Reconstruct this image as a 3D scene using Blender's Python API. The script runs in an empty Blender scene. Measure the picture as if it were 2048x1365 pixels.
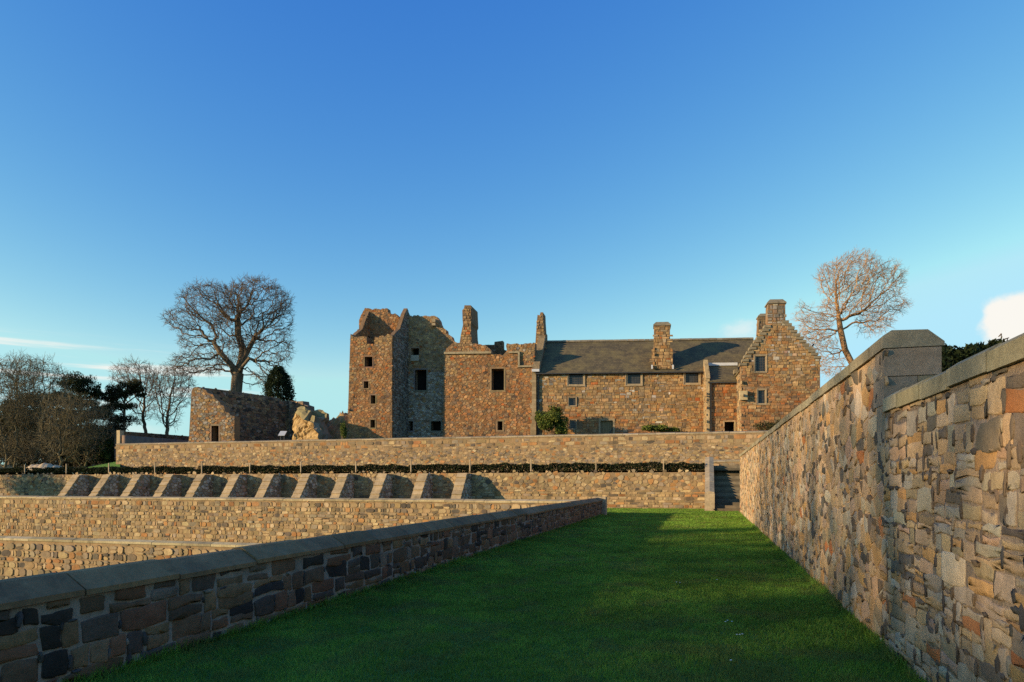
import bpy, math, random
import numpy as np
from mathutils import Vector, Matrix
from mathutils.geometry import delaunay_2d_cdt
SC = bpy.context.scene
COL = SC.collection
R = math.radians
# ---------------------------------------------------------------- camera, world, sun, exposure
EYE, FPX, CX, HY = 1.6, 1350.0, 1024.0, 965.0
cd = bpy.data.cameras.new("camera"); cam = bpy.data.objects.new("camera", cd); COL.objects.link(cam)
cam.location = (0, 0, EYE); cam.rotation_euler = (R(90), 0, 0)
cd.sensor_width = 36.0; cd.lens = 36.0 * FPX / 2048; cd.shift_y = (HY - 682.5) / 2048
cd.clip_start = 0.05; cd.clip_end = 6000
SC.camera = cam
SC.render.resolution_x, SC.render.resolution_y = 1024, 682
SUN_AZ, SUN_EL = 70.0, 11.0            # direction of travel clockwise from +Y, height above the horizon
sd = bpy.data.lights.new("sun", 'SUN'); sun = bpy.data.objects.new("sun", sd); COL.objects.link(sun)
sd.energy = 5.0; sd.angle = R(0.5); sd.color = (1.0, 0.74, 0.42)
tv = Vector((math.sin(R(SUN_AZ)) * math.cos(R(SUN_EL)), math.cos(R(SUN_AZ)) * math.cos(R(SUN_EL)), -math.sin(R(SUN_EL))))
sun.rotation_euler = tv.to_track_quat('-Z', 'Y').to_euler(); sun.location = (-60, -20, 40)
W = bpy.data.worlds.new("World"); SC.world = W; W.use_nodes = True
SC.view_settings.view_transform = 'Standard'; SC.view_settings.look = 'None'
SC.view_settings.gamma = 1; SC.view_settings.use_curve_mapping = False
SC.view_settings.exposure = 0.6
SC.cycles.max_bounces = 6; SC.cycles.use_denoising = False; SC.cycles.use_adaptive_sampling = False

class G:
    "small node-graph helper"
    def __init__(s, nt): s.nt = nt
    def n(s, t, **k):
        nd = s.nt.nodes.new(t)
        for a, b in k.items(): setattr(nd, a, b)
        return nd
    def l(s, a, b): s.nt.links.new(a, b)
    def put(s, sock, v):
        if hasattr(v, 'node'): s.l(v, sock)
        else: sock.default_value = v
    def m(s, op, a, b=0.0, c=None, clamp=False):
        nd = s.n('ShaderNodeMath', operation=op, use_clamp=clamp)
        s.put(nd.inputs[0], a); s.put(nd.inputs[1], b)
        if c is not None: s.put(nd.inputs[2], c)
        return nd.outputs[0]
    def mix(s, f, a, b, mode='MIX'):
        nd = s.n('ShaderNodeMix', data_type='RGBA', blend_type=mode)
        s.put(nd.inputs[0], f); s.put(nd.inputs[6], a); s.put(nd.inputs[7], b)
        return nd.outputs[2]
    def smooth(s, v, a, b):
        nd = s.n('ShaderNodeMapRange', interpolation_type='SMOOTHSTEP')
        s.put(nd.inputs[0], v); nd.inputs[1].default_value = a; nd.inputs[2].default_value = b
        return nd.outputs[0]
    def noise(s, vec, scale, detail=4, rough=.55, dim='3D'):
        nd = s.n('ShaderNodeTexNoise', noise_dimensions=dim)
        if vec is not None: s.l(vec, nd.inputs['Vector'])
        nd.inputs['Scale'].default_value = scale; nd.inputs['Detail'].default_value = detail
        nd.inputs['Roughness'].default_value = rough
        return nd.outputs[0]
    def scale(s, vec, x, y, z):
        nd = s.n('ShaderNodeVectorMath', operation='MULTIPLY'); s.l(vec, nd.inputs[0]); nd.inputs[1].default_value = (x, y, z)
        return nd.outputs[0]
def rgb(r, g, b):
    f = lambda c: (c / 255 / 12.92) if c / 255 <= .04045 else ((c / 255 + .055) / 1.055) ** 2.4
    return (f(r), f(g), f(b), 1)

g = G(W.node_tree)
bg = W.node_tree.nodes['Background']
sky = g.n('ShaderNodeTexSky', sky_type='NISHITA')
sky.sun_disc = False; sky.sun_elevation = R(SUN_EL); sky.sun_rotation = R(180 + SUN_AZ)
sky.air_density = 1.0; sky.dust_density = 0.2; sky.ozone_density = 3.0; sky.altitude = 0
dirv = g.n('ShaderNodeTexCoord').outputs['Generated']
sx = g.n('ShaderNodeSeparateXYZ'); g.l(dirv, sx.inputs[0])
az = g.m('ARCTAN2', sx.outputs[0], sx.outputs[1]); el = g.m('ARCSINE', sx.outputs[2])
cv = g.n('ShaderNodeCombineXYZ'); g.l(az, cv.inputs[0]); g.l(el, cv.inputs[1])
def blob(a0, e0, ra, re):
    a = g.m('DIVIDE', g.m('SUBTRACT', az, a0), ra); e = g.m('DIVIDE', g.m('SUBTRACT', el, e0), re)
    return g.m('SQRT', g.m('ADD', g.m('MULTIPLY', a, a), g.m('MULTIPLY', e, e)))
n1 = g.noise(cv.outputs[0], 16, 7, .55)
puff = g.smooth(g.m('SUBTRACT', g.m('ADD', g.m('MULTIPLY', n1, 1.5), .3), blob(.640, .176, .048, .050)), .08, .40)
n1b = g.noise(g.scale(cv.outputs[0], 1, 1.6, 1), 28, 6, .6)
puff2 = g.m('MULTIPLY', g.smooth(g.m('SUBTRACT', g.m('ADD', g.m('MULTIPLY', n1b, 1.5), .1), blob(.33, .21, .05, .026)), .1, .8), .45)
n2 = g.noise(g.scale(cv.outputs[0], 2.2, 42, 1), 1.6, 5, .55)
wm = g.m('MULTIPLY', g.smooth(g.m('SUBTRACT', 1.0, blob(-.62, .135, .34, .055)), 0, .55), g.smooth(n2, .48, .68))
low = g.m('MULTIPLY', g.smooth(g.m('SUBTRACT', 1.0, blob(-.55, .05, .40, .045)), 0, .8), g.smooth(g.noise(g.scale(cv.outputs[0], 4, 16, 1), 2.0, 4, .5), .35, .65))
cl = g.m('MINIMUM', g.m('ADD', g.m('ADD', puff, puff2), g.m('ADD', g.m('MULTIPLY', wm, .95), g.m('MULTIPLY', low, .45))), 1.0)
ss = g.n('ShaderNodeSeparateColor'); g.l(sky.outputs[0], ss.inputs[0]); sc_ = g.n('ShaderNodeCombineColor')
for i, (k, p_, mx) in enumerate(((1.14, 1.97, 1.5), (1.2, 1.32, 2.7), (2.62, .44, 5.0))):      # clear deep winter blue
    g.l(g.m('MULTIPLY', g.m('POWER', g.m('MINIMUM', ss.outputs[i], mx), p_), k), sc_.inputs[i])
SKYCOL = sc_.outputs[0]
g.l(g.mix(cl, SKYCOL, (5.3, 5.15, 4.8, 1)), bg.inputs['Color']); bg.inputs['Strength'].default_value = 0.12

# ---------------------------------------------------------------- helpers
rnd = random.Random(7)
class Frame:
    "plan axes: ex along a facade, ey away from the viewer"
    def __init__(s, ox, oy, ax, ay):
        s.o = Vector((ox, oy, 0)); s.ex = Vector((math.cos(R(ax)), -math.sin(R(ax)), 0)); s.ey = Vector((math.sin(R(ay)), math.cos(R(ay)), 0))
        s.nf = Vector((-math.sin(R(ax)), -math.cos(R(ax)), 0)); s.nr = Vector((math.cos(R(ay)), -math.sin(R(ay)), 0))
    def p(s, x, y, z): return s.o + s.ex * x + s.ey * y + Vector((0, 0, z))
    def hit(s, px, py, y):
        u = (px - CX) / FPX; b = s.o + s.ey * y
        # t*(u,1) - x*ex = b
        det = u * (-s.ex.y) + s.ex.x
        t = (b.x * (-s.ex.y) + s.ex.x * b.y) / det
        x = (u * b.y - b.x) / det
        return x, EYE + (HY - py) / FPX * t
    def poly(s, y, pts): return [s.hit(a, b, y) for a, b in pts]
def at(px, py, d): return Vector(((px - CX) / FPX * d, d, EYE + (HY - py) / FPX * d))
L = Frame(0, 0, 16.04, 16.04)
C = Frame(9.92, 62, 4, 11.6)
UP = Vector((0, 0, 1))

class MB:
    def __init__(s): s.v = []; s.f = []; s.c = []
    def add(s, vs, fs, col):
        b = len(s.v); s.v.extend([tuple(v) for v in vs]); s.f.extend([tuple(i + b for i in f) for f in fs])
        if isinstance(col, list): s.c.extend(col)
        else: s.c.extend([col] * len(vs))
    def box(s, F, x0, x1, y0, y1, z0, z1, col):
        P = [F.p(x, y, z) for z in (z0, z1) for x, y in ((x0, y0), (x1, y0), (x1, y1), (x0, y1))]
        s.add(P, [(3, 2, 1, 0), (4, 5, 6, 7), (0, 1, 5, 4), (1, 2, 6, 5), (2, 3, 7, 6), (3, 0, 4, 7)], col)
    def prism(s, A, B, col):
        "closed solid between two equal loops"
        n = len(A); s.add(list(A) + list(B), [tuple(range(n - 1, -1, -1)), tuple(range(n, 2 * n))] + [(i, (i + 1) % n, n + (i + 1) % n, n + i) for i in range(n)], col)
    def slab(s, O, U, E, poly, holes, col):
        "polygon (u,v) with holes, extruded by E"
        loops = [list(poly)] + [list(h) for h in holes]; flat, ed, k = [], [], 0
        for lp in loops:
            m = len(lp); flat += [Vector((a, b)) for a, b in lp]; ed += [(k + i, k + (i + 1) % m) for i in range(m)]; k += m
        n0 = len(flat); r_ = delaunay_2d_cdt(flat, ed, [], 2, 1e-5)
        flat, tri = r_[0], r_[2]; n = len(flat); cnt = {}
        tri = [t for t in tri if not any(inside((sum(flat[i].x for i in t) / 3, sum(flat[i].y for i in t) / 3), h) for h in holes)]
        for t in tri:
            for i in range(len(t)): e = (t[i], t[(i + 1) % len(t)]); cnt[tuple(sorted(e))] = cnt.get(tuple(sorted(e)), 0) + 1
        vs = [O + U * q.x + UP * q.y for q in flat]; vs += [v + E for v in vs]
        fs = [tuple(t) for t in tri] + [tuple(i + n for i in t) for t in tri]
        fs += [(i, j, n + j, n + i) for (i, j), c in cnt.items() if c == 1]
        s.add(vs, fs, col)
BASE = {}
def mesh_obj(name, v, f, mat, parent=None, col=None, smooth=False):
    base = BASE.get(parent.name, Vector()) if parent else Vector()
    me = bpy.data.meshes.new(name)
    if parent: v = [(a - base.x, b - base.y, c - base.z) for a, b, c in v]
    me.from_pydata(v, [], f)
    if col:
        at_ = me.color_attributes.new("Col", 'FLOAT_COLOR', 'POINT')
        at_.data.foreach_set('color', np.array(col, dtype=np.float32).ravel())
    if smooth: me.polygons.foreach_set('use_smooth', [True] * len(me.polygons))
    me.materials.append(mat); me.update()
    o = bpy.data.objects.new(name, me); COL.objects.link(o)
    if parent: o.parent = parent; BASE[o.name] = base
    return o
def part(name, mb, mat, parent=None, smooth=False, label=None):
    if mat is M_FAR and 'mound' not in name: smooth = False
    o = mesh_obj(name, mb.v, mb.f, mat, parent, mb.c, smooth)
    if label: o['label'] = label
    return o
def np_obj(name, V, F, mat, parent=None, colors=None):
    "V (n,3); F (m,k) all of one size"
    base = BASE.get(parent.name, Vector()) if parent else Vector()
    V = np.asarray(V, np.float32) - np.array(base, np.float32); F = np.asarray(F, np.int32)
    me = bpy.data.meshes.new(name); m, k = F.shape
    me.vertices.add(len(V)); me.vertices.foreach_set('co', V.ravel())
    me.loops.add(m * k); me.loops.foreach_set('vertex_index', F.ravel())
    me.polygons.add(m); me.polygons.foreach_set('loop_start', np.arange(0, m * k, k, dtype=np.int32))
    if colors is not None:
        a = me.color_attributes.new("Col", 'FLOAT_COLOR', 'POINT'); a.data.foreach_set('color', np.asarray(colors, np.float32).ravel())
    me.materials.append(mat); me.update(calc_edges=True); me.validate()
    o = bpy.data.objects.new(name, me); COL.objects.link(o)
    if parent: o.parent = parent; BASE[o.name] = base
    return o
def tag(o, label, cat, group=None, kind=None):
    o['label'] = label; o['category'] = cat
    if group: o['group'] = group
    if kind: o['kind'] = kind
    return o
def thing(name, loc, label, cat, group=None):
    o = bpy.data.objects.new(name, None); COL.objects.link(o); o.location = loc; o.empty_display_size = .2
    BASE[o.name] = Vector(loc); return tag(o, label, cat, group)
def structure(o, label=None, kind='structure'):
    o['kind'] = kind
    if label: o['label'] = label
    return o

# ---------------------------------------------------------------- materials
def new_mat(name, rough=.9, spec=.2):
    m = bpy.data.materials.new(name); m.use_nodes = True
    gg = G(m.node_tree); b = m.node_tree.nodes['Principled BSDF']
    b.inputs['Roughness'].default_value = rough; b.inputs['Specular IOR Level'].default_value = spec
    return m, gg, b
def stone_mat(name, fine=14, bump=.5, streak=.35, var=.5, lichen=.25, wash=.3):
    m, q, b = new_mat(name, .92, .15)
    col = q.n('ShaderNodeAttribute', attribute_name='Col').outputs['Color']
    pos = q.n('ShaderNodeNewGeometry').outputs['Position']
    n = q.noise(pos, fine, 6, .65); nb = q.noise(pos, fine * .22, 4, .6)
    v = q.m('ADD', q.m('MULTIPLY', n, var), 1 - var * .5); v2 = q.m('ADD', q.m('MULTIPLY', nb, var * 1.2), 1 - var * .6)
    vc = q.n('ShaderNodeCombineXYZ'); vv = q.m('MULTIPLY', v, v2)
    for i in range(3): q.l(vv, vc.inputs[i])
    c1 = q.mix(1.0, col, vc.outputs[0], 'MULTIPLY')
    gr = q.m('ADD', q.m('MULTIPLY', q.noise(pos, fine * 5, 3, .7), .7), .65); gc = q.n('ShaderNodeCombineXYZ')
    for i in range(3): q.l(gr, gc.inputs[i])
    c1 = q.mix(1.0, c1, gc.outputs[0], 'MULTIPLY')
    wa_ = q.smooth(q.noise(q.scale(pos, 1, 1, .6), 1.7, 5, .6), .40, .72)
    c1 = q.mix(q.m('MULTIPLY', wa_, wash), c1, (.40, .235, .105, 1))
    st = q.smooth(q.noise(q.scale(pos, 2.2, 2.2, .45), 1.0, 5, .65), .52, .78)
    c2 = q.mix(q.m('MULTIPLY', st, streak), c1, (.035, .034, .03, 1))
    li = q.smooth(q.noise(pos, 2.1, 6, .7), .56, .74)
    c3 = q.mix(q.m('MULTIPLY', li, lichen), c2, (.19, .185, .12, 1))
    q.l(c3, b.inputs['Base Color'])
    bp = q.n('ShaderNodeBump'); bp.inputs['Strength'].default_value = bump; bp.inputs['Distance'].default_value = .25 / fine
    q.l(n, bp.inputs['Height']); q.l(bp.outputs[0], b.inputs['Normal'])
    return m
M_RUB = stone_mat('rubble_stone', 13, .9, .42, .65, .18, .32)
M_FAR = stone_mat('castle_stone', 5, .9, .62, .8, .30, .12)
M_STR = stone_mat('weathered_bedrock', 6, .6, .25, .5, .15, .0)
M_PAR = stone_mat('parapet_rubble', 12, .9, .45, .9, .12, .08)  # strongly mottled rubble for the left parapet
M_TER = stone_mat('terrace_stone', 8, .8, .62, .75, .28, .2)
M_COP = stone_mat('dressed_stone', 14, .6, .6, .8, .55, .1)
def simple(name, ca, cb, scale=6, rough=.85, bump=.3, spec=.2, stretch=(1, 1, 1)):
    m, q, b = new_mat(name, rough, spec)
    pos = q.n('ShaderNodeNewGeometry').outputs['Position']
    n = q.noise(q.scale(pos, *stretch), scale, 5, .6)
    q.l(q.mix(q.smooth(n, .3, .7), ca, cb), b.inputs['Base Color'])
    if bump:
        bp = q.n('ShaderNodeBump'); bp.inputs['Strength'].default_value = bump; bp.inputs['Distance'].default_value = .2 / scale
        q.l(n, bp.inputs['Height']); q.l(bp.outputs[0], b.inputs['Normal'])
    return m
def attr_mat(name, rough=.8, trans=0.0, spec=.15):
    m, q, b = new_mat(name, rough, spec)
    a = q.n('ShaderNodeAttribute', attribute_name='Col'); q.l(a.outputs['Color'], b.inputs['Base Color'])
    if trans:
        t = q.n('ShaderNodeBsdfTranslucent'); q.l(a.outputs['Color'], t.inputs[0])
        mx = q.n('ShaderNodeMixShader'); mx.inputs[0].default_value = trans
        out = m.node_tree.nodes['Material Output']; q.l(b.outputs[0], mx.inputs[1]); q.l(t.outputs[0], mx.inputs[2]); q.l(mx.outputs[0], out.inputs[0])
    return m
M_LEAF = attr_mat('foliage', .75, .25)
M_BLADE = attr_mat('grass_blades', .7, .42)
M_BARK = simple('bark', (.10, .072, .045, 1), (.20, .15, .095, 1), 3, .95, .6, .1, (1, 1, .3))
M_BARKP = simple('pale_willow_bark', (.22, .12, .055, 1), (.38, .23, .12, 1), 3, .95, .5, .1, (1, 1, .3))
M_TWIG = simple('twigs', (.13, .09, .058, 1), (.20, .145, .095, 1), 1.2, .95, 0)
M_TWIGP = simple('pale_twigs', (.36, .20, .075, 1), (.50, .30, .13, 1), 1.2, .95, 0)
M_TWIGO = simple('olive_twigs', (.10, .084, .046, 1), (.19, .155, .09, 1), 1.2, .95, 0)
M_SLATE = None
def slate():
    m, q, b = new_mat('stone_slate', .8, .3)
    pos = q.n('ShaderNodeNewGeometry').outputs['Position']
    br = q.n('ShaderNodeTexBrick'); br.offset = .5
    sp = q.n('ShaderNodeSeparateXYZ'); q.l(pos, sp.inputs[0]); cb = q.n('ShaderNodeCombineXYZ'); q.l(sp.outputs[0], cb.inputs[0]); q.l(sp.outputs[2], cb.inputs[1]); q.l(cb.outputs[0], br.inputs['Vector'])
    br.inputs['Scale'].default_value = 1.0; br.inputs['Brick Width'].default_value = .3; br.inputs['Row Height'].default_value = .2; br.inputs['Mortar Size'].default_value = .012
    br.inputs['Color1'].default_value = (.135, .105, .055, 1); br.inputs['Color2'].default_value = (.075, .062, .036, 1); br.inputs['Mortar'].default_value = (.06, .05, .035, 1)
    n = q.smooth(q.noise(pos, .9, 6, .65), .35, .75)
    q.l(q.mix(q.m('MULTIPLY', n, .8), br.outputs['Color'], (.19, .15, .062, 1)), b.inputs['Base Color'])
    bp = q.n('ShaderNodeBump'); bp.inputs['Strength'].default_value = .7; bp.inputs['Distance'].default_value = .03; q.l(q.m('ADD', q.m('MULTIPLY', br.outputs['Fac'], -1.0), q.noise(pos, 9, 4)), bp.inputs['Height']); q.l(bp.outputs[0], b.inputs['Normal'])
    return m
M_SLATE = slate()
M_LEAD = simple('lead_flashing', (.5, .52, .55, 1), (.62, .63, .65, 1), 3, .4, .1)
M_PIPE = simple('cast_iron', (.03, .03, .032, 1), (.05, .05, .05, 1), 3, .5, .1, .4)
M_WOOD = simple('weathered_wood', (.28, .21, .13, 1), (.42, .33, .22, 1), 8, .85, .3, .2, (1, 1, .2))
M_DOOR = simple('old_door_boards', (.16, .12, .065, 1), (.24, .19, .11, 1), 6, .85, .3, .2, (5, 5, .4))
M_GLASS = simple('dark_leaded_glass', (.012, .014, .018, 1), (.03, .034, .042, 1), 8, .12, .15, .5)
M_BARS = simple('leading', (.05, .05, .055, 1), (.08, .08, .085, 1), 4, .6, 0)
M_DARK = simple('interior_shade', (.012, .011, .010, 1), (.02, .018, .016, 1), 3, .95, .1, .05)
M_PANEL = simple('panel_board', (.42, .44, .46, 1), (.5, .52, .53, 1), 20, .4, .05)
def lawn_mat(name, a, b_, c, sc=1.0):
    m, q, b = new_mat(name, .9, .1)
    pos = q.n('ShaderNodeNewGeometry').outputs['Position']
    n = q.noise(pos, 1.1 * sc, 6, .7); n2 = q.noise(pos, 14 * sc, 5, .7); n3 = q.noise(pos, 60 * sc, 3, .7)
    c1 = q.mix(q.smooth(n, .35, .7), a, b_); c2 = q.mix(q.m('MULTIPLY', q.smooth(n2, .45, .75), .7), c1, c)
    q.l(c2, b.inputs['Base Color'])
    bp = q.n('ShaderNodeBump'); bp.inputs['Strength'].default_value = 1.0; bp.inputs['Distance'].default_value = .03
    q.l(q.m('ADD', n3, n2), bp.inputs['Height']); q.l(bp.outputs[0], b.inputs['Normal'])
    return m
M_LAWN = lawn_mat('lawn_turf', (.10, .21, .045, 1), (.13, .25, .05, 1), (.075, .13, .035, 1))
M_ROUGH = lawn_mat('rough_ground', (.05, .07, .02, 1), (.09, .085, .035, 1), (.06, .045, .02, 1), .5)
M_WOODS = lawn_mat('woodland_floor', (.035, .05, .015, 1), (.06, .05, .025, 1), (.03, .025, .012, 1), .5)

# ---------------------------------------------------------------- masonry
PAL_R = [((.36, .25, .14), 24), ((.31, .23, .15), 18), ((.38, .28, .18), 12), ((.32, .28, .21), 12), ((.29, .26, .20), 9), ((.38, .22, .09), 10), ((.38, .14, .05), 2), ((.36, .235, .15), 8), ((.10, .09, .075), 5), ((.24, .19, .12), 8), ((.42, .34, .24), 4)]
PAL_T = [((.40, .28, .15), 20), ((.34, .25, .14), 16), ((.45, .33, .18), 10), ((.30, .24, .17), 10), ((.42, .22, .09), 7), ((.12, .10, .08), 6), ((.22, .17, .11), 9), ((.48, .37, .22), 6), ((.36, .17, .07), 3)]
PAL_H = [((.40, .20, .085), 18), ((.34, .17, .075), 16), ((.42, .18, .065), 12), ((.29, .16, .08), 12), ((.44, .25, .11), 10), ((.36, .24, .13), 10), ((.24, .16, .10), 8), ((.42, .13, .04), 2), ((.15, .10, .07), 4)]
PAL_B = [((.40, .25, .115), 20), ((.35, .22, .105), 16), ((.43, .28, .13), 12), ((.40, .20, .075), 10), ((.30, .21, .12), 12), ((.35, .26, .16), 8), ((.22, .16, .10), 7), ((.46, .30, .15), 6), ((.44, .14, .045), 1)]
PAL_G = [((.24, .21, .17), 20), ((.29, .26, .21), 14), ((.19, .17, .14), 14), ((.33, .29, .23), 8), ((.15, .12, .09), 10), ((.26, .17, .12), 6)]
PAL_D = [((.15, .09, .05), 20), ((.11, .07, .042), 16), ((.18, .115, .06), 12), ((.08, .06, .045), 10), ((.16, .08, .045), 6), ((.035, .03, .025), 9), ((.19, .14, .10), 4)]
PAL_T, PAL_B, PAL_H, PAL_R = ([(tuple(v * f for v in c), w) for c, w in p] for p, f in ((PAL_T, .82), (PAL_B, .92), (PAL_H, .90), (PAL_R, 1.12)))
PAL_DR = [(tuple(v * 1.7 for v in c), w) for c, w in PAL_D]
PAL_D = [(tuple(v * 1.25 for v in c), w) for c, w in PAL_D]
PAL_GR = [(tuple(v * 1.55 for v in c), w) for c, w in PAL_G]
PINS = [((.075, .07, .06), 10), ((.11, .09, .07), 4), ((.36, .25, .14), 4), ((.38, .30, .21), 2)]
def pick(pal, rr):
    t = rr.random() * sum(w for _, w in pal)
    for c, w in pal:
        t -= w
        if t <= 0: break
    k = .78 + .44 * rr.random(); return (c[0] * k, c[1] * k * (.97 + .06 * rr.random()), c[2] * k * (.93 + .14 * rr.random()), 1)
def inside(p, poly):
    x, y = p; r = False; j = len(poly) - 1
    for i in range(len(poly)):
        xi, yi = poly[i]; xj, yj = poly[j]
        if (yi > y) != (yj > y) and x < (xj - xi) * (y - yi) / (yj - yi) + xi: r = not r
        j = i
    return r
def cells_rubble(u0, u1, v0, v1, w, h, rr, pins, drop=0):
    "power diagram of jittered points -> list of polygons"
    asp = w / h; nu = max(1, int((u1 - u0) / w)); nv = max(1, int((v1 - v0) / h)); grid = {}
    pts = []
    for j in range(-1, nv + 2):
        for i in range(-1, nu + 2):
            u = u0 + (i + .5 + (j % 2) * .5 + rr.uniform(-.46, .46)) * w; v = v0 + (j + .5 + rr.uniform(-.42, .42)) * h
            if drop and rr.random() < drop: continue
            pts.append((u / asp, v, rr.uniform(-.16, .30) * h * h, 0))
            if rr.random() < pins: pts.append((u / asp + rr.uniform(-.5, .5) * h, v + rr.uniform(-.5, .5) * h, -.10 * h * h, 1))
    for k, p in enumerate(pts): grid.setdefault((int(p[0] // h), int(p[1] // h)), []).append(k)
    out = []
    for k, (px, py, wt, pin) in enumerate(pts):
        if not (u0 - w * .5 <= px * asp <= u1 + w * .5 and v0 - h * .5 <= py <= v1 + h * .5): continue
        s = h * (1.5 if not pin else .45)
        P = [(px - s, py - s), (px + s, py - s), (px + s, py + s), (px - s, py + s)]
        gi, gj = int(px // h), int(py // h)
        for a in range(-2, 3):
            for b in range(-2, 3):
                for q in grid.get((gi + a, gj + b), ()):
                    if q == k: continue
                    qx, qy, qw, _ = pts[q]; nx, ny = qx - px, qy - py
                    cst = (qx * qx + qy * qy - qw - px * px - py * py + wt) * .5
                    d = [x * nx + y * ny - cst for x, y in P]
                    if max(d) <= 0: continue
                    N = []; m = len(P)
                    for i in range(m):
                        d0, d1 = d[i], d[(i + 1) % m]; A, B = P[i], P[(i + 1) % m]
                        if d0 <= 0: N.append(A)
                        if (d0 < 0 < d1) or (d1 < 0 < d0):
                            t = d0 / (d0 - d1); N.append((A[0] + (B[0] - A[0]) * t, A[1] + (B[1] - A[1]) * t))
                    P = N
                    if len(P) < 3: break
                if len(P) < 3: break
            if len(P) < 3: break
        if len(P) >= 3: out.append(([(x * asp, y) for x, y in P], pin))
    return out
def cells_coursed(u0, u1, v0, v1, w, h, rr, pins):
    out = []; late = []; v = v0
    while v < v1:
        hh = h * rr.uniform(.65, 1.35); u = u0 - w * rr.random()
        while u < u1:
            ww = w * rr.choice((.45, .7, .9, 1.1, 1.5)) * rr.uniform(.85, 1.15)
            def q(a, b): return (a + rr.uniform(-.05, .05) * w, b + rr.uniform(-.10, .10) * h)
            if rr.random() < pins and ww > w * .6:
                k = rr.uniform(.35, .65)
                out.append(([q(u, v), q(u + ww, v), q(u + ww, v + hh * k), q(u, v + hh * k)], 0)); out.append(([q(u, v + hh * k), q(u + ww, v + hh * k), q(u + ww, v + hh), q(u, v + hh)], 0))
            else: out.append(([q(u, v), q(u + ww, v), q(u + ww, v + hh), q(u, v + hh)], 0))
            for _ in range((rr.random() < pins) + (rr.random() < pins * .5)):     # small dark pinnings pushed into the joints
                a, b = (rr.uniform(.02, .04), rr.uniform(.04, .10)) if rr.random() < .7 else (rr.uniform(.04, .10), rr.uniform(.018, .03))
                cu, cv_ = (u + ww, v + hh * rr.uniform(.2, .9)) if a < b else (u + ww * rr.random(), v + hh)
                t = rr.uniform(-.4, .4); late.append(([(cu + math.cos(q_) * a - math.sin(q_) * b * t * .4, cv_ + math.sin(q_) * b) for q_ in (.3, 1.5, 2.7, 3.9, 5.1)], 1))
            u += ww
        v += hh
    return out + late
DARKPIN = [((.07, .065, .06), 6), ((.10, .085, .07), 3), ((.30, .24, .17), 2)]
def masonry(mb, O, U, N, poly, holes, w, h, pal, mortar, relief=.02, gap=.018, seed=1, coursed=False, pins=.12, lod=0, palf=None, pinpal=DARKPIN, rnd_=(.10, .22), drop=0):
    rr = random.Random(seed); us = [p[0] for p in poly]; vs = [p[1] for p in poly]
    cells = (cells_coursed if coursed else cells_rubble)(min(us), max(us), min(vs), max(vs), w, h, rr, pins, *(() if coursed else (drop,)))
    for P, pin in cells:
        n = len(P); cu = sum(p[0] for p in P) / n; cvv = sum(p[1] for p in P) / n
        if not inside((cu, cvv), poly): continue
        if any(inside(p, hl) for hl in holes for p in P + [(cu, cvv)]): continue
        if not all(inside(p, poly) for p in P):
            P = [(cu + (a - cu) * .8, cvv + (b - cvv) * .8) for a, b in P]
            if sum(inside(p, poly) for p in P) < n - 2: continue
        if lod == 0 and not pin:
            Q = []
            for i in range(n):
                a, b = P[i], P[(i + 1) % n]; e = rr.uniform(-.07, .07); m_ = rr.uniform(.35, .65)
                Q += [a, (a[0] + (b[0] - a[0]) * m_ - (b[1] - a[1]) * e, a[1] + (b[1] - a[1]) * m_ + (b[0] - a[0]) * e)]
            P = Q; n = len(P)
        if lod < 2:
            Q = []
            for i in range(n):
                a, b = P[i], P[(i + 1) % n]; k = rr.uniform(*rnd_)
                Q += [(a[0] + (b[0] - a[0]) * k, a[1] + (b[1] - a[1]) * k), (b[0] + (a[0] - b[0]) * k, b[1] + (a[1] - b[1]) * k)]
            P = Q; n = len(P)
        rad = sum(math.hypot(a - cu, b - cvv) for a, b in P) / n
        if rad < gap * 1.3: continue
        k0 = 1 - gap * rr.uniform(.6, 1.5) / rad
        hgt = relief * rr.uniform(.35, 1.2) + (.006 if pin else 0); tl = .05 if lod == 0 else .11; tu, tv_ = rr.uniform(-tl, tl), rr.uniform(-tl, tl)
        if palf: col = pick(palf(cu, cvv, rr), rr)
        else: col = pick(pinpal if pin else pal, rr)
        mc = tuple(mortar)
        vs_, cs = [], []
        rings = ((k0, -.012, 1), (k0 * .96, hgt * .75, 0), (k0 * .85, hgt, 0)) if lod == 0 else ((k0, -.012, 1), (k0 * .93, hgt, 0))
        for k, off, edge in rings:
            for a, b in P:
                du, dv = (a - cu) * k, (b - cvv) * k; j = rr.uniform(-.006, .006) if lod == 0 else 0
                vs_.append(O + U * (cu + du + j) + UP * (cvv + dv + j) + N * (off + (du * tu + dv * tv_ if not edge else 0)))
                cs.append(tuple(col[i] * .5 + mc[i] * .42 for i in range(3)) + (1,) if edge else col)
        vs_.append(O + U * cu + UP * cvv + N * hgt * 1.05); cs.append(col)
        nr = len(rings); fs = []
        for r in range(nr - 1): fs += [(r * n + i, r * n + (i + 1) % n, (r + 1) * n + (i + 1) % n, (r + 1) * n + i) for i in range(n)]
        fs += [((nr - 1) * n + i, (nr - 1) * n + (i + 1) % n, nr * n) for i in range(n)]
        mb.add(vs_, fs, cs)
def rect(u0, u1, v0, v1): return [(u0, v0), (u1, v0), (u1, v1), (u0, v1)]
MORT = (.43, .30, .19, 1); MORT_T = (.25, .175, .10, 1); MORT_C = (.21, .13, .07, 1); MORT_D = (.30, .205, .13, 1)
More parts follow.
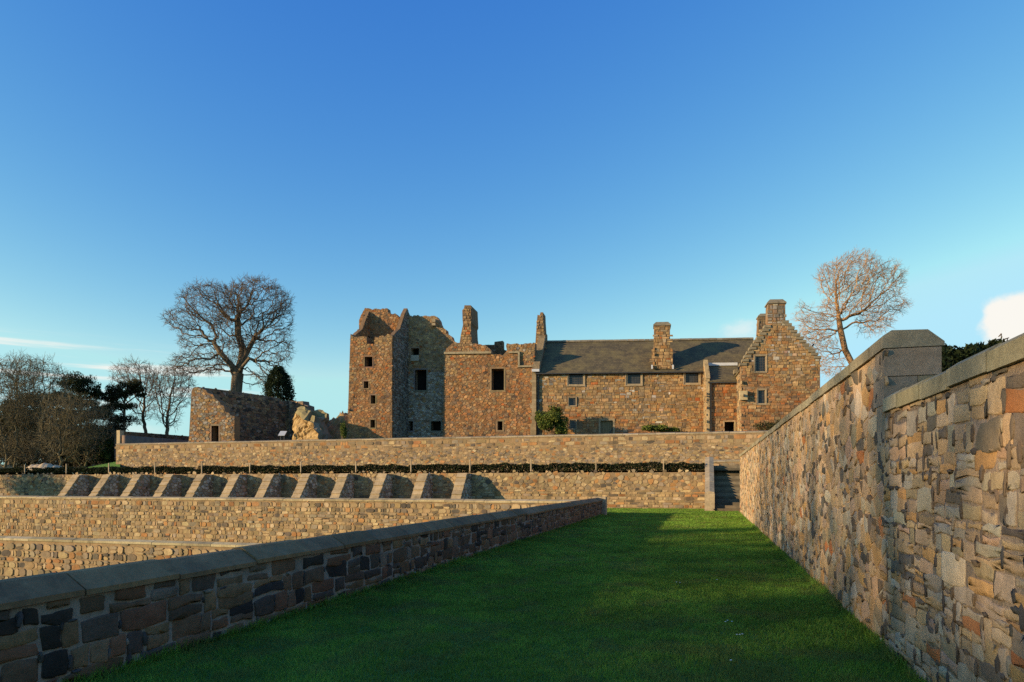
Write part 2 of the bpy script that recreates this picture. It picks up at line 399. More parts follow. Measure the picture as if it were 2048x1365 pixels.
def coping(mb, F, along, a0, a1, prof, seg, base, seed=1, gap=.009):
    "prof: list of (across, z); laid in blocks along local 'x' or 'y'"
    rr = random.Random(seed); a = a0
    while a < a1 - .05:
        b = min(a1, a + seg * rr.uniform(.8, 1.25))
        if a1 - b < .3: b = a1
        dz = rr.uniform(-.011, .011); k = rr.uniform(.75, 1.18); dx = rr.uniform(-.008, .008)
        col = (base[0] * k, base[1] * k, base[2] * k * rr.uniform(.95, 1.05), 1)
        f = (lambda t, c, z: F.p(t, c + dx, z + dz)) if along == 'x' else (lambda t, c, z: F.p(c + dx, t, z + dz))
        mb.prism([f(a + gap, c, z) for c, z in prof], [f(b - gap, c, z) for c, z in prof], col)
        a = b
def nz(x, s=0): return math.sin(x * 1.7 + s) * .5 + math.sin(x * 4.1 + s * 2.3) * .3 + math.sin(x * 9.7 + s * 1.1) * .2

# ---------------------------------------------------------------- ground
def sheet(name, F, x0, x1, y0, y1, z, mat, label):
    mb = MB()
    if not callable(z): z_ = z; z = lambda x, y: z_
    nx, ny = max(2, min(60, int(abs(x1 - x0) / 1.5))), max(2, min(60, int(abs(y1 - y0) / 1.5)))
    vs = [F.p(x0 + (x1 - x0) * i / nx, y0 + (y1 - y0) * j / ny, z(x0 + (x1 - x0) * i / nx, y0 + (y1 - y0) * j / ny)) for j in range(ny + 1) for i in range(nx + 1)]
    mb.add(vs, [(j * (nx + 1) + i, j * (nx + 1) + i + 1, (j + 1) * (nx + 1) + i + 1, (j + 1) * (nx + 1) + i) for j in range(ny) for i in range(nx)], (.1, .1, .1, 1))
    return structure(part(name, mb, mat, None, True), label)
XL, XR = -4.80, 1.67                     # faces of the two garden walls (lawn frame)
YA, YB, YC, YD = 41.5, 32.5, 50.0, 22.0  # the cross walls
mbg = MB(); ring = [(math.cos(t) * 3500, math.sin(t) * 3500, -4.3) for t in [i * math.tau / 48 for i in range(48)]]
mbg.add([Vector(p) for p in ring], [tuple(range(48))], (.1, .1, .1, 1)); structure(part('ground', mbg, M_ROUGH), 'open country beyond the gardens')
sheet('lawn', L, XL - .3, XR + .2, -8, YB + .3, 0.0, M_LAWN, 'mown green lawn between the two stone walls')
sheet('lawn', L, -75, XR + .2, YB + .31, YA + .1, 0.0, M_LAWN, 'strip of lawn along the buttressed wall')
sheet('lower_terrace', L, -80, XL - .35, YD, YB + .2, -1.85, M_LAWN, 'lower grass terrace hidden behind the parapet')
sheet('bottom_terrace', L, -120, XL - .35, -60, YD + .2, -4.2, M_LAWN, 'lowest grass terrace')
sheet('hedge_terrace', L, -62, 6, YA + .25, YC + .2, 2.3, M_ROUGH, 'narrow terrace behind the hedge')
sheet('upper_garden', L, XR + .4, 60, -12, YC + .3, 1.1, M_ROUGH, 'garden ground behind the tall right wall')
XCL = L.hit(232, 935, YC)[0]             # left end of the upper terrace wall
sheet('castle_terrace', L, XCL + .2, 70, YC + .3, 150, lambda x, y: 4.85 + .25 * nz(x * .11 + y * .07), M_ROUGH, 'grass terrace the castle stands on')
sheet('woodland_ground', L, -170, XCL + .1, YA + .3, 190, lambda x, y: 2.2 + .9 * max(0, min(1, (y - YC + 2) / 12)) + max(0, y - 74) * .055 + .35 * nz(x * .09 + y * .05), M_WOODS, 'rising ground under the trees at the left')

# ---------------------------------------------------------------- right garden wall: tall far run, lower near run
YP = 7.28; TH = .46
ZF, ZN = 3.06, 2.44
def boundary(name, y0, y1, ztop, label, seed, lod):
    t = thing(name, L.p(XR + TH / 2, (y0 + y1) / 2, 0), label, 'garden wall')
    mb = MB(); zt = ztop - .17
    mb.box(L, XR, XR + TH, y0, y1, -.3, zt, MORT)
    poly = rect(y0 - (.10 if y0 > 0 else 0), y1 + (.12 if y0 < 0 else 0), -.05, zt)
    if y0 < 0: masonry(mb, L.p(XR, 0, 0), L.ey, -L.nr, poly, [], .28, .165, PAL_R, MORT, .009, .004, seed, True, .78, lod, rnd_=(.04, .13))
    else: masonry(mb, L.p(XR, 0, 0), L.ey, -L.nr, poly, [], .225, .165, PAL_R, MORT, .012, .005, seed, False, .75, lod, rnd_=(.06, .16), drop=.22, pinpal=PINS)
    part('rubble_face', mb, M_RUB, t, True)
    return t
PROF = [(-.035, -.17), (TH + .03, -.17), (TH + .03, -.13), (TH - .11, -.01), (.04, 0.0), (-.035, -.05)]
YE = 36.6
wf = boundary('tall_garden_wall', YP, YE, ZF, 'tall rubble garden wall with sloping stone coping, running along the right of the lawn', 11, 0)
mb = MB(); coping(mb, L, 'y', YP + .55, YE, [(XR + a, ZF + z) for a, z in PROF], 1.1, (.27, .235, .155), 3); part('coping', mb, M_COP, wf)
# end pier of dressed blocks with the coping end as its cap
mb = MB(); zt = ZF - .17; pz = [1.9, 2.35, 2.62, zt]
for i in range(3):
    ov = .004 * (i % 2)
    if i == 1:
        mb.box(L, XR - .012 - ov, XR + .27, YP - .015, YP + .42, pz[i] + .004, pz[i + 1] - .004, (.26, .21, .16, 1)); mb.box(L, XR + .276, XR + TH + .012, YP - .015, YP + .42, pz[i] + .004, pz[i + 1] - .004, (.24, .20, .13, 1))
    else: mb.box(L, XR - .012 - ov, XR + TH + .012, YP - .018, YP + (.3, .42, .36)[i], pz[i] + .004, pz[i + 1] - .004, [(.27, .22, .16, 1), 0, (.29, .22, .16, 1)][i])
pier = part('end_pier', mb, M_COP, wf)
mb = MB(); coping(mb, L, 'y', YP - .03, YP + .55, [(XR + a, ZF + z) for a, z in PROF], 2, (.24, .205, .14), 5); part('pier_cap', mb, M_COP, wf)
wn = boundary('low_garden_wall', -4, YP, ZN, 'nearest and lower run of the rubble garden wall, with green-brown coping, at the right edge', 12, 0)
mb = MB(); coping(mb, L, 'y', -4, YP - .02, [(XR + a, ZN + z) for a, z in PROF], .75, (.31, .275, .175), 4); part('coping', mb, M_COP, wn)

# ---------------------------------------------------------------- left parapet wall
pw = thing('parapet_wall', L.p(XL - .22, 14, 0), 'low parapet wall of dark rubble with grey coping, along the left of the lawn', 'parapet wall')
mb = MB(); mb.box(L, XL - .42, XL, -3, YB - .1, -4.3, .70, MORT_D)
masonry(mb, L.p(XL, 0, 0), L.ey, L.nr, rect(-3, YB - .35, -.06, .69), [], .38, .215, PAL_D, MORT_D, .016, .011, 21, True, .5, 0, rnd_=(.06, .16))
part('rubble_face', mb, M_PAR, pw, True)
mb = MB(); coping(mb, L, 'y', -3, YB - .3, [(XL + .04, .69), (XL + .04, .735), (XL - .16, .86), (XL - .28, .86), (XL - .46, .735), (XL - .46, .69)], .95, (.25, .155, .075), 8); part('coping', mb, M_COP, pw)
mb = MB(); mb.box(L, XL - .44, XL + .20, YB - .32, YB + .12, -.2, .40, (.36, .29, .20, 1)); mb.box(L, XL - .44, XL + .197, YB - .317, YB + .117, .408, .90, (.38, .31, .21, 1)); part('end_pier', mb, M_COP, pw)

# ---------------------------------------------------------------- cross walls of the terraces
def cross(name, y, x0, x1, zb, zt, label, w, h, seed, cop=None, relief=.03, rag=0, pal=PAL_T, lod=1, bands=None, cat='retaining wall', crs0=False, rnd_=(.10, .22), gap=.02):
    t = thing(name, L.p((x0 + x1) / 2, y, zb), label, cat); mb = MB()
    mb.box(L, x0, x1, y, y + .6, zb, zt - (.18 if rag else 0), MORT_T)
    for (b0, b1, ww, hh, crs, pl) in (bands or [(zb, zt, w, h, crs0, pal)]):
        poly = rect(x0, x1, b0, b1)
        if rag and b1 >= zt: poly = [(x0, b0), (x1, b0)] + [(x1 - (x1 - x0) * i / 160, b1 - rag * rnd.random()) for i in range(161)]
        masonry(mb, L.p(0, y, 0), L.ex, L.nf, poly, [], ww, hh, pl, MORT_T, relief, gap, seed + int(b0 * 10), crs, .15, lod, rnd_=rnd_)
    part('rubble_face', mb, M_TER, t)
    if cop:
        mc = MB(); coping(mc, L, 'x', x0, x1, [(y - .05, zt), (y - .05, zt + .09), (y + .2, zt + .16), (y + .65, zt + .09), (y + .65, zt)], 1.2, cop, seed); part('coping', mc, M_COP, t)
    return t
cross('middle_terrace_wall', YB, -70, XL - .45, -2.0, .58, 'rubble terrace wall of mottled orange and grey stones with a pale coping, below the buttresses', .34, .21, 31, (.40, .32, .19), .03, crs0=True, rnd_=(.16, .28), gap=.016)
cross('lower_terrace_wall', YD, -50, XL - .45, -4.3, -.90, 'lowest rubble terrace wall of round buff stones, half hidden by the parapet', .38, .26, 41, (.36, .30, .18), .045, crs0=True, rnd_=(.2, .3), gap=.02)
wa = cross('buttressed_wall', YA, -66, .0, -.3, 2.38, 'long rubble retaining wall with sloping buttresses under the hedge', .30, .17, 51, None, .022, .12, PAL_T, 1, [(-.1, 1.25, .42, .17, True, PAL_T), (1.1, 2.38, .30, .22, False, PAL_T)])
bpx = [147, 208, 270, 333, 396, 465, 533, 605, 680, 757, 838, 916]
for i, bx in enumerate(bpx):
    x0 = L.hit(bx, 955, YA - .8)[0]; x1 = x0 + .62; zt = 2.16; mb = MB()
    prof = [(YA + .05, -.2), (YA + .05, zt), (YA - .8, zt), (YA - .8 - .76 * zt, 0), (YA - .8 - .76 * zt, -.2)]
    mb.prism([L.p(x0, a, z) for a, z in prof], [L.p(x1, a, z) for a, z in prof], MORT_T)
    side = [(a, z) for a, z in prof[::-1]]
    masonry(mb, L.p(x1, 0, 0), L.ey, L.nr, side, [], .30, .22, PAL_GR, MORT_T, .03, .02, 60 + i, False, .1, 1)
    bt = part('buttress', mb, M_TER, wa)
    mc = MB(); n = 8; sl = Vector((0, -.76, -1.0)).normalized()
    for k in range(n):     # overlapping weathering slabs down the slope
        t0, t1 = k / n, (k + 1) / n; ya, za = YA - .8 - .76 * zt * t0, zt * (1 - t0); yb, zb = YA - .8 - .76 * zt * t1, zt * (1 - t1)
        th = .05; kk = rnd.uniform(.75, 1.1); c = (.37 * kk, .28 * kk, .165 * kk, 1); th *= rnd.uniform(.6, 1.5)
        pr = [(ya + .02, za - .0), (ya - .02, za + th * .6), (yb - th * 1.3, zb + th * .8), (yb - .01, zb - .02)]
        mc.prism([L.p(x0 - .02, a, z) for a, z in pr], [L.p(x1 + .02, a, z) for a, z in pr], c)
    part('weathering', mc, M_COP, bt)
XCR = L.hit(1560, 866, YC)[0] + 9
def wc_pal(u, v, rr): return PAL_T
wc = cross('upper_terrace_wall', YC, XCL, XCR, 2.0, 5.05, 'long pale upper terrace wall, squared blocks above rough rubble, below the castle', .5, .3, 71, (.33, .27, .18), .016, 0, PAL_T, 1, [(2.1, 4.25, .30, .17, False, [(c, w) for c, w in PAL_T] + [((.17, .14, .11), 22)]), (4.22, 5.05, .50, .27, True, PAL_T)])
# return of that wall at its left end, seen from inside (low dark wall with a light end pier)
rw = thing('return_wall', L.p(XCL + .3, YC + 8, 4.8), 'low dark garden wall with a pale end pier, left of the roofless ruin', 'garden wall'); mb = MB()
zt = L.hit(236, 863, YC)[1]
mb.box(L, XCL + .25, XCL + .29 + .4, YC + .42, YC + 30, 4.0, zt - .35, (.16, .12, .10, 1))
F2 = Frame(0, 0, 6, 6); A_ = at(236, 866, 66); B_ = at(384, 868, 74)
def wall_between(mb, A, B, z0, z1, th, pal, mort, seed, w=.35, h=.22, lod=2, ztop=None, relief=.03, both=False):
    "wall from plan point A to plan point B, stones on the right-hand (viewer) side"
    d = Vector((B.x - A.x, B.y - A.y, 0)); ln = d.length; U = d / ln; N = Vector((U.y, -U.x, 0)); O = Vector((A.x, A.y, 0))
    poly = ztop and [(0, z0), (ln, z0)] + [(ln * k, z) for k, z in reversed(ztop)] or rect(0, ln, z0, z1)
    mb.slab(O, U, -N * th, poly, [], mort)
    masonry(mb, O, U, N, poly, [], w, h, pal, mort, relief, .02, seed, False, .1, lod)
    return O, U, N, ln
wall_between(mb, A_, B_, 3.8, at(300, 868, 70).z, .5, PAL_D, (.14, .11, .09, 1), 77)
part('rubble_face', mb, M_RUB, rw, True)
mb = MB(); a = at(235, 870, 62.9); mb.box(Frame(a.x, a.y, 16, 16), -.16, .22, .05, .5, 4.0, at(235, 861, 62.9).z, (.42, .33, .20, 1)); part('end_pier', mb, M_COP, rw)

# ---------------------------------------------------------------- staircase up to the hedge terrace
st = thing('stone_staircase', L.p(.9, 40.5, 0), 'shaded flight of stone steps between the garden walls, up to the hedge terrace', 'staircase')
YS = 38.6; NS = 16; tr = .30; rs = 2.62 / NS
for i in range(NS):
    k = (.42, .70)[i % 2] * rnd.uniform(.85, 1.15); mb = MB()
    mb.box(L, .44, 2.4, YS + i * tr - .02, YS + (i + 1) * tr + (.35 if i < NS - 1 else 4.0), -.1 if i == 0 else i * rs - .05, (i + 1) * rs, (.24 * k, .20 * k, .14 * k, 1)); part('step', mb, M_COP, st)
mb = MB(); pr = [(YS - .05, -.2), (YS - .05, .80), (YS + .35, .95), (YS + NS * tr + .1, 3.05), (YS + NS * tr + .1, -.2)]
mb.prism([L.p(-.02, a, z) for a, z in pr], [L.p(.40, a, z) for a, z in pr], MORT_T)
masonry(mb, L.p(.40, 0, 0), L.ey, L.nr, pr[::-1], [], .32, .2, PAL_G, MORT_T, .02, .02, 88, False, .1, 1); part('side_wall', mb, M_RUB, st, True)
mb = MB()
for a0, a1 in ((0, .27), (.27, .52), (.52, .77), (.77, 1.0)):
    f = lambda a: (YS + .33 + (NS * tr - .2) * a, .97 + 2.1 * a)
    (ya, za), (yb, zb) = f(a0), f(a1 - .006); kk = rnd.uniform(.9, 1.1); cc = (.33 * kk, .27 * kk, .18 * kk, 1)
    mb.prism([L.p(x, ya, za + d) for x, d in ((-.06, -.03), (.44, -.03), (.44, .08), (.19, .14), (-.06, .08))], [L.p(x, yb, zb + d) for x, d in ((-.06, -.03), (.44, -.03), (.44, .08), (.19, .14), (-.06, .08))], cc)
part('coping', mb, M_COP, st)
mb = MB(); mb.box(L, -.08, .45, YS - .12, YS + .34, -.2, .98, (.34, .27, .18, 1)); part('end_pier', mb, M_COP, st)
# retaining wall behind the stair and right of it
cross('stair_head_wall', YC - 1.3, .3, 9, 2.0, 3.0, 'short low rubble wall at the head of the stone stair', .34, .22, 91, (.30, .25, .17), .03, 0, PAL_T)

# ---------------------------------------------------------------- castle
ZB = 4.5
def hole(F, y, x0, y0, x1, y1): a = F.hit(x0, y0, y); b = F.hit(x1, y1, y); return rect(a[0], b[0], b[1], a[1])
def down(poly, zb=ZB): return poly
def front(mb, F, y, pts, holes, thick, mort, pal, seed, w=.27, h=.18, relief=.022, coursed=False, palf=None, lod=2, pins=.1):
    poly = F.poly(y, pts); poly = [(x, max(z, ZB) if z < 6.6 else z) for x, z in poly]
    mb.slab(F.p(0, y, 0), F.ex, F.ey * thick, poly, holes, mort)
    masonry(mb, F.p(0, y, 0), F.ex, F.nf, poly, holes, w, h, pal, mort, relief, .016, seed, coursed, pins, lod, palf)
    return poly
def sideface(mb, F, x, sign, y0, y1, ztop, pal, mort, seed, relief=.022, w=.31, h=.21):
    "stones on a wall face lying along ey at local x; ztop: list of (y,z)"
    poly = [(y0, ZB), (y1, ZB)] + ztop
    masonry(mb, F.p(x, 0, 0), F.ey, F.nr * sign, poly, [], w, h, pal, mort, relief, .025, seed, False, .1, 2)
def rag(pts, amp, y0=840):
    out = []; rr = random.Random(int(pts[0][0] * 7))
    for i, (a, b) in enumerate(pts):
        out.append((a, b)); c, d = pts[(i + 1) % len(pts)]; ln = math.hypot(c - a, d - b)
        if b < y0 and d < y0 and 4.5 < ln < 60 and abs(c - a) > 1.5:
            n = max(2, int(ln / 3.6)); o = 0
            for k in range(1, n):
                t0 = (k - .12) / n; t1 = (k + .12) / n; o2 = rr.uniform(-amp, amp)
                out += [(a + (c - a) * t0, b + (d - b) * t0 + o), (a + (c - a) * t1, b + (d - b) * t1 + o2)]; o = o2
    return out
def surround(parent, F, y, hl, wd=.14, col=(.27, .19, .11, 1), name='window_surround', proud=.02, sill=True):
    (x0, z0), (x1, _), (_, z1) = hl[0], hl[1], hl[2]; mb = MB()
    c = lambda: tuple(v * rnd.uniform(.88, 1.12) for v in col[:3]) + (1,)
    mb.box(F, x0 - wd, x0, y - proud, y + .25, z0, z1, c()); mb.box(F, x1, x1 + wd, y - proud, y + .25, z0, z1, c())
    mb.box(F, x0 - wd, x1 + wd, y - proud + .004, y + .25, z1, z1 + wd * 1.3, c()); mb.box(F, x0 - wd * 1.1, x1 + wd * 1.1, y - proud - .02, y + .25, z0 - wd, z0, c())
    return part(name, mb, M_COP, parent)
def glazing(win, F, y, hl, nx, ny, depth=.14):
    (x0, z0), (x1, _), (_, z1) = hl[0], hl[1], hl[2]; mb = MB(); mb.box(F, x0, x1, y + depth, y + depth + .03, z0, z1, (0, 0, 0, 1)); part('glass', mb, M_GLASS, win)
    mb = MB(); bw = .022
    for i in range(1, nx): x = x0 + (x1 - x0) * i / nx; mb.box(F, x - bw, x + bw, y + depth - .03, y + depth - .002, z0, z1, (0, 0, 0, 1))
    for j in range(1, ny): z = z0 + (z1 - z0) * j / ny; mb.box(F, x0, x1, y + depth - .034, y + depth - .003, z - bw, z + bw, (0, 0, 0, 1))
    part('glazing_bars', mb, M_BARS, win)
def dark_backing(parent, F, x0, x1, y0, y1, z0, z1):  # near-black sheet behind openings, painted in for the shade inside
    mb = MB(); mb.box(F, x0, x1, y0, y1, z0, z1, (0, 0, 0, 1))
    me = part('shade_backing', mb, M_DARK, parent); return me

def patchy(zr, rust=PAL_H, tan=PAL_B):
    "older rust-red masonry low down giving way to tan and grey patches higher up"
    def f(u, v, rr):
        t = (v - zr) * .35 + 1.1 * nz(u * .33 + v * .5, zr) + rr.uniform(-.5, .5)
        return rust if t < .25 else (tan if t < 1.3 or rr.random() < .82 else PAL_GR)
    return f
# --- ruined tower
YT = -2.2
tower = thing('ruined_tower', C.p(C.hit(740, 870, YT)[0], YT, ZB), 'roofless ruined stone tower with small square windows, at the left end of the castle', 'ruined tower')
th_holes = [hole(C, YT, 729.5, 714, 745, 734), hole(C, YT, 727.5, 763, 737, 777), hole(C, YT, 741.5, 791, 751, 808), hole(C, YT, 741, 840, 750, 856)]
mb = MB()
front(mb, C, YT, rag([(694, 890), (784, 890), (784, 690), (785, 672), (776, 668), (770, 674), (764, 671), (757, 675), (749.5, 674), (748.5, 689), (734, 688), (733, 674), (722, 673), (712, 675), (705, 672), (701, 668), (700, 690)], .9), th_holes, .9, MORT_C, PAL_H, 101, palf=patchy(12.5))
xl, xr = C.hit(699.5, 800, YT)[0], C.hit(784.5, 800, YT)[0]
zf = C.hit(700, 672, YT)[1]; ya = YT + 3.6
za = C.hit(732, 617, ya)[1]
gt = [(YT + 6.6, zf + .2), (YT + 5, za - .9), (ya + .3, za), (ya - .5, za - .75), (YT + 1.9, zf + 1.0), (YT + .9, zf + .45), (YT + .2, zf)]
for x, sg in ((xl + .35, 1), (xr, 1), (xl, -1)):
    pol = [(YT + .85, ZB), (YT + 6.6, ZB)] + gt
    if x != xl: mb.slab(C.p(x - (.35 if sg > 0 else 0), 0, 0), C.ey, C.ex * .35, pol, [], MORT_C)
    masonry(mb, C.p(x, 0, 0), C.ey, C.nr * sg, [(YT, ZB), (YT + 6.6, ZB)] + gt, [], .36, .24, PAL_H if x != xr else PAL_G, MORT_C, .06, .025, 105 + int(x * 3) % 9, False, .1, 2)
front(mb, C, ya, rag([(718, 890), (812, 890), (812, 652), (797, 634), (790, 627), (785, 629), (776, 626), (774.5, 617), (766, 617), (760, 619), (752, 617), (746, 620), (738, 617), (730, 616), (718, 640)], 1.6), [], .8, MORT_C, PAL_H, 109)
mb.box(C, xl + .4, xr - .4, YT + .9, ya, zf - 1.4, zf - 1.0, MORT_C)  # unseen slab added across the roofless tower to darken its inside
part('wall', mb, M_FAR, tower, True)
for hl in th_holes: surround(tower, C, YT, hl, .10, (.25, .17, .10, 1))
dark_backing(tower, C, xl + .4, xr - .4, YT + .92, YT + 1.1, ZB, zf - 1.45)
# recessed wall between tower and hall
YR = 1.9
rec_holes = [hole(C, YR, 830, 740, 853, 781), hole(C, YR, 807, 843, 826, 862), hole(C, YR, 862, 843, 882, 862), hole(C, YR, 822, 697, 838, 711)]
def recpal(u, v, rr): return PAL_GR if v < 12.2 + .5 * nz(u) and rr.random() < .85 else PAL_B
mb = MB()
front(mb, C, YR, rag([(788, 890), (896, 890), (900, 720), (914, 700), (912, 687), (905, 680), (903, 673), (893, 668), (892, 660), (882, 652), (878, 640), (874, 634), (866, 632), (845, 633), (830, 631), (812, 632), (800, 634), (788, 640)], 1.8), rec_holes, .8, MORT_D, PAL_G, 111, palf=recpal)
part('recessed_wall', mb, M_FAR, tower, True, label='pale grey recessed wall in the shade beside the tower')
for hl in rec_holes[:3]: surround(tower, C, YR, hl, .13, (.26, .22, .17, 1))
x0_, x1_ = C.hit(792, 800, YR)[0], C.hit(893, 800, YR)[0]
dark_backing(tower, C, x0_, x1_, YR + .82, YR + 1.0, ZB, C.hit(850, 690, YR)[1])
# little bright sill block under the upper opening, and beam corbels
mb = MB(); h_ = rec_holes[3]; mb.box(C, h_[0][0], h_[1][0], YR - .12, YR + .2, h_[0][1] - .55, h_[0][1], (.46, .38, .28, 1)); part('sill_block', mb, M_COP, tower)
for (a, b, c, d) in ((814, 640, 818, 650), (866, 640, 873, 646), (866, 648, 873, 653)): mb = MB(); q = hole(C, YR, a, b, c, d); mb.box(C, q[0][0], q[1][0], YR - .4, YR + .1, q[0][1], q[2][1], (.34, .27, .17, 1)); part('corbel', mb, M_COP, tower)

# --- ruined hall
YH = -.16
hall = thing('ruined_hall', C.p(C.hit(975, 870, YH)[0], YH, ZB), 'roofless reddish rubble hall with one tall window and broken wall-head, middle of the castle', 'ruined hall')
hh = [hole(C, YH, 983, 738, 1008, 781), hole(C, YH, 995, 843, 1005, 861)]
mb = MB()
front(mb, C, YH, rag([(885, 890), (1073, 890), (1073, 742), (1066, 740), (1070, 700), (1070, 686), (1058, 687), (1045, 689), (1034, 687), (1022, 689), (1013.6, 687), (1012, 692), (1014, 702), (1006, 711), (994, 709), (983, 708), (982.6, 702), (975, 694), (969, 691), (951, 687), (930, 688), (918, 686), (905, 687), (893, 697), (889.7, 704), (888, 730)], 1.4), hh, .9, MORT_C, PAL_H, 121, .29, .20, .025, palf=patchy(12.8))
xh0, xh1 = C.hit(886, 800, YH)[0], C.hit(1072, 800, YH)[0]
zh = C.hit(1000, 713, YH)[1]
mb.box(C, xh0, xh0 + .8, YH + .9, YH + 7, ZB, zh - .5, MORT_C); mb.box(C, xh0, xh1, YH + .9, YH + 7, zh - 1.2, zh - .9, MORT_C)  # unseen slab added over the open hall to keep its inside dark
part('wall', mb, M_FAR, hall, True)
for hl in hh: surround(hall, C, YH, hl, .13, (.27, .19, .11, 1))
dark_backing(hall, C, xh0 + .8, xh1 - .3, YH + 1.0, YH + 1.15, ZB, zh - 1.25)
mb = MB()
for a, b, c, d in ((889, 705, 983, 708), (1018, 704, 1040, 707), (1036.5, 707, 1040, 733), (1036, 732, 1066, 735)): q = hole(C, YH, a, b, c, d); mb.box(C, q[0][0], q[1][0], YH - .18, YH + .1, q[0][1], q[2][1], (.34, .28, .18, 1))
part('string_course', mb, M_COP, hall)
mb = MB(); front(mb, C, YH + 6, [(955, 760), (1030, 760), (1030, 705), (1012, 701), (1006, 700), (1005.5, 682), (989, 684), (988.5, 690), (970, 690), (962, 694), (955, 692)], [], .7, MORT_C, PAL_D, 123); part('rear_wall', mb, M_FAR, hall, True)
def stack(parent, F, y, d, pts, pal, seed, name='chimney', ptsback=None):
    mb = MB(); poly = F.poly(y, pts); mb.slab(F.p(0, y, 0), F.ex, F.ey * d, poly, [], MORT_C)
    masonry(mb, F.p(0, y, 0), F.ex, F.nf, poly, [], .34, .24, pal, MORT_C, .06, .025, seed, True, .1, 2)
    n = len(poly)
    return part(name, mb, M_FAR, parent, True)
stack(hall, C, 1.0, 2.6, [(917, 700), (947, 700), (942, 670), (941, 650), (943, 645), (942, 622), (941.5, 611), (929, 611), (928, 617), (924.5, 621), (925, 638), (926, 650), (922, 668)], PAL_B, 131)
stack(hall, C, 3.0, 1.6, [(1070, 720), (1090, 720), (1090, 664), (1088, 661), (1086.5, 640), (1086, 625), (1081, 625), (1079.5, 631), (1075, 630), (1073.5, 645), (1072, 668), (1070.5, 690)], PAL_B, 132)
# gable wall between the hall and the roofed range
xg = C.hit(1067, 740, -.2)[0]; ze = C.hit(1075, 744, 0)[1]; YRg = 4.0; zr = C.hit(1100, 686, YRg)[1]
mb = MB(); gp = [(.12, ZB), (2 * YRg, ZB), (2 * YRg, ze), (YRg + .7, zr + .5), (YRg - .7, zr + .55), (.12, ze + .35)]
mb.slab(C.p(xg, 0, 0), C.ey, C.ex * .55, gp, [], MORT_C)
masonry(mb, C.p(xg + .55, 0, 0), C.ey, C.nr, gp, [], .36, .24, PAL_D, MORT_C, .05, .025, 135, False, .1, 2)
k = 13
for i in range(k):     # crow-steps
    y0, y1 = -.5 + (YRg) * i / k, -.5 + YRg * (i + 1) / k; z1 = ze + .25 + (zr + .5 - ze) * (i + 1) / k
    mb.box(C, xg - .04, xg + .6, y0 + .01, y1 + .3, z1 - .35, z1 + .06, (.26, .2, .13, 1))
part('gable_wall', mb, M_FAR, hall, True)
mb = MB(); q = hole(C, YH, 1061, 745, 1072.5, 890); z = ZB; xa = q[0][0] + .03
while z < q[2][1]:
    hh_ = rnd.uniform(.28, .42); k = rnd.uniform(.8, 1.1); mb.box(C, q[0][0] + rnd.choice((0, .14)), q[1][0], YH - .14 + rnd.uniform(0, .02), YH + .25, z + .01, min(z + hh_, q[2][1]), (.33 * k, .25 * k, .15 * k, 1)); z += hh_
part('quoins', mb, M_COP, hall)

# --- roofed range
house = thing('roofed_range', C.p(C.hit(1240, 870, 0)[0], 0, ZB), 'long stone range with a grey stone-slate roof and three barred upper windows', 'stone house')
hw = [hole(C, 0, 1138, 745, 1166, 769), hole(C, 0, 1255, 744, 1281, 768), hole(C, 0, 1371, 742.5, 1397, 766)]
hw2 = [hole(C, 0, 1138.5, 796.5, 1151.5, 811.5)]; hw3 = [hole(C, 0, 1141, 841, 1152, 858)]
hd = [hole(C, 0, 1201, 842, 1226, 872)]
mb = MB()
front(mb, C, 0, [(1072, 890), (1425, 890), (1425, 740), (1072, 744)], hw + hw2 + hw3 + hd, .8, MORT_C, PAL_B, 141, .40, .23, .03, True, pins=.3, palf=patchy(6.0))
x0h, x1h = C.hit(1074, 800, 0)[0], C.hit(1520, 800, 0)[0]
mb.box(C, x0h, x1h, 2 * YRg - .6, 2 * YRg, ZB, ze - .1, MORT_C); mb.box(C, x1h - .6, x1h, .8, 2 * YRg, ZB, ze, MORT_C)
mb.box(C, x0h, x1h, .8, 2 * YRg - .6, ze - .6, ze - .4, MORT_C)
part('wall', mb, M_FAR, house, True)
def hwin(hl, nx, ny, wd=.22, parent=None, F=C, y=0, proud=.09, top=True):
    p_ = parent or house
    (x0, z0), (x1, _), (_, z1) = hl[0], hl[1], hl[2]; mb = MB(); c = (.36, .28, .18, 1)
    for i, (w0, pr) in enumerate(((wd, proud), (wd * .6, proud * .45))):    # stepped moulding
        a = w0; b = wd * .6 if i == 0 else 0
        mb.box(F, x0 - a, x0 - b, y - pr, y + .3, z0 - b, z1 + b, c); mb.box(F, x1 + b, x1 + a, y - pr, y + .3, z0 - b, z1 + b, c)
        mb.box(F, x0 - a, x1 + a, y - pr - .003, y + .3, z0 - a, z0 - b, c); top and mb.box(F, x0 - a, x1 + a, y - pr - .003, y + .3, z1 + b, z1 + a, c)
    w_ = part('window', mb, M_COP, p_); glazing(w_, F, y, hl, nx, ny); return w_
for hl in hw: hwin(hl, 8, 6, .20, top=False)
hwin(hw2[0], 4, 4, .10); hwin(hw3[0], 4, 5, .08)
mb = MB(); q = hd[0]; mb.box(C, q[0][0] - .16, q[0][0], -.05, .3, ZB, q[2][1], (.32, .25, .16, 1)); mb.box(C, q[1][0], q[1][0] + .16, -.05, .3, ZB, q[2][1], (.32, .25, .16, 1)); mb.box(C, q[0][0] - .16, q[1][0] + .16, -.054, .3, q[2][1], q[2][1] + .2, (.34, .25, .15, 1))
dr = part('doorway', mb, M_COP, house)
mb = MB(); n = 7; wdt = (q[1][0] - q[0][0]) / n
for i in range(n): mb.box(C, q[0][0] + wdt * i + .005, q[0][0] + wdt * (i + 1) - .005, .16, .21, ZB, q[2][1], (0, 0, 0, 1))
part('door', mb, M_DOOR, dr)
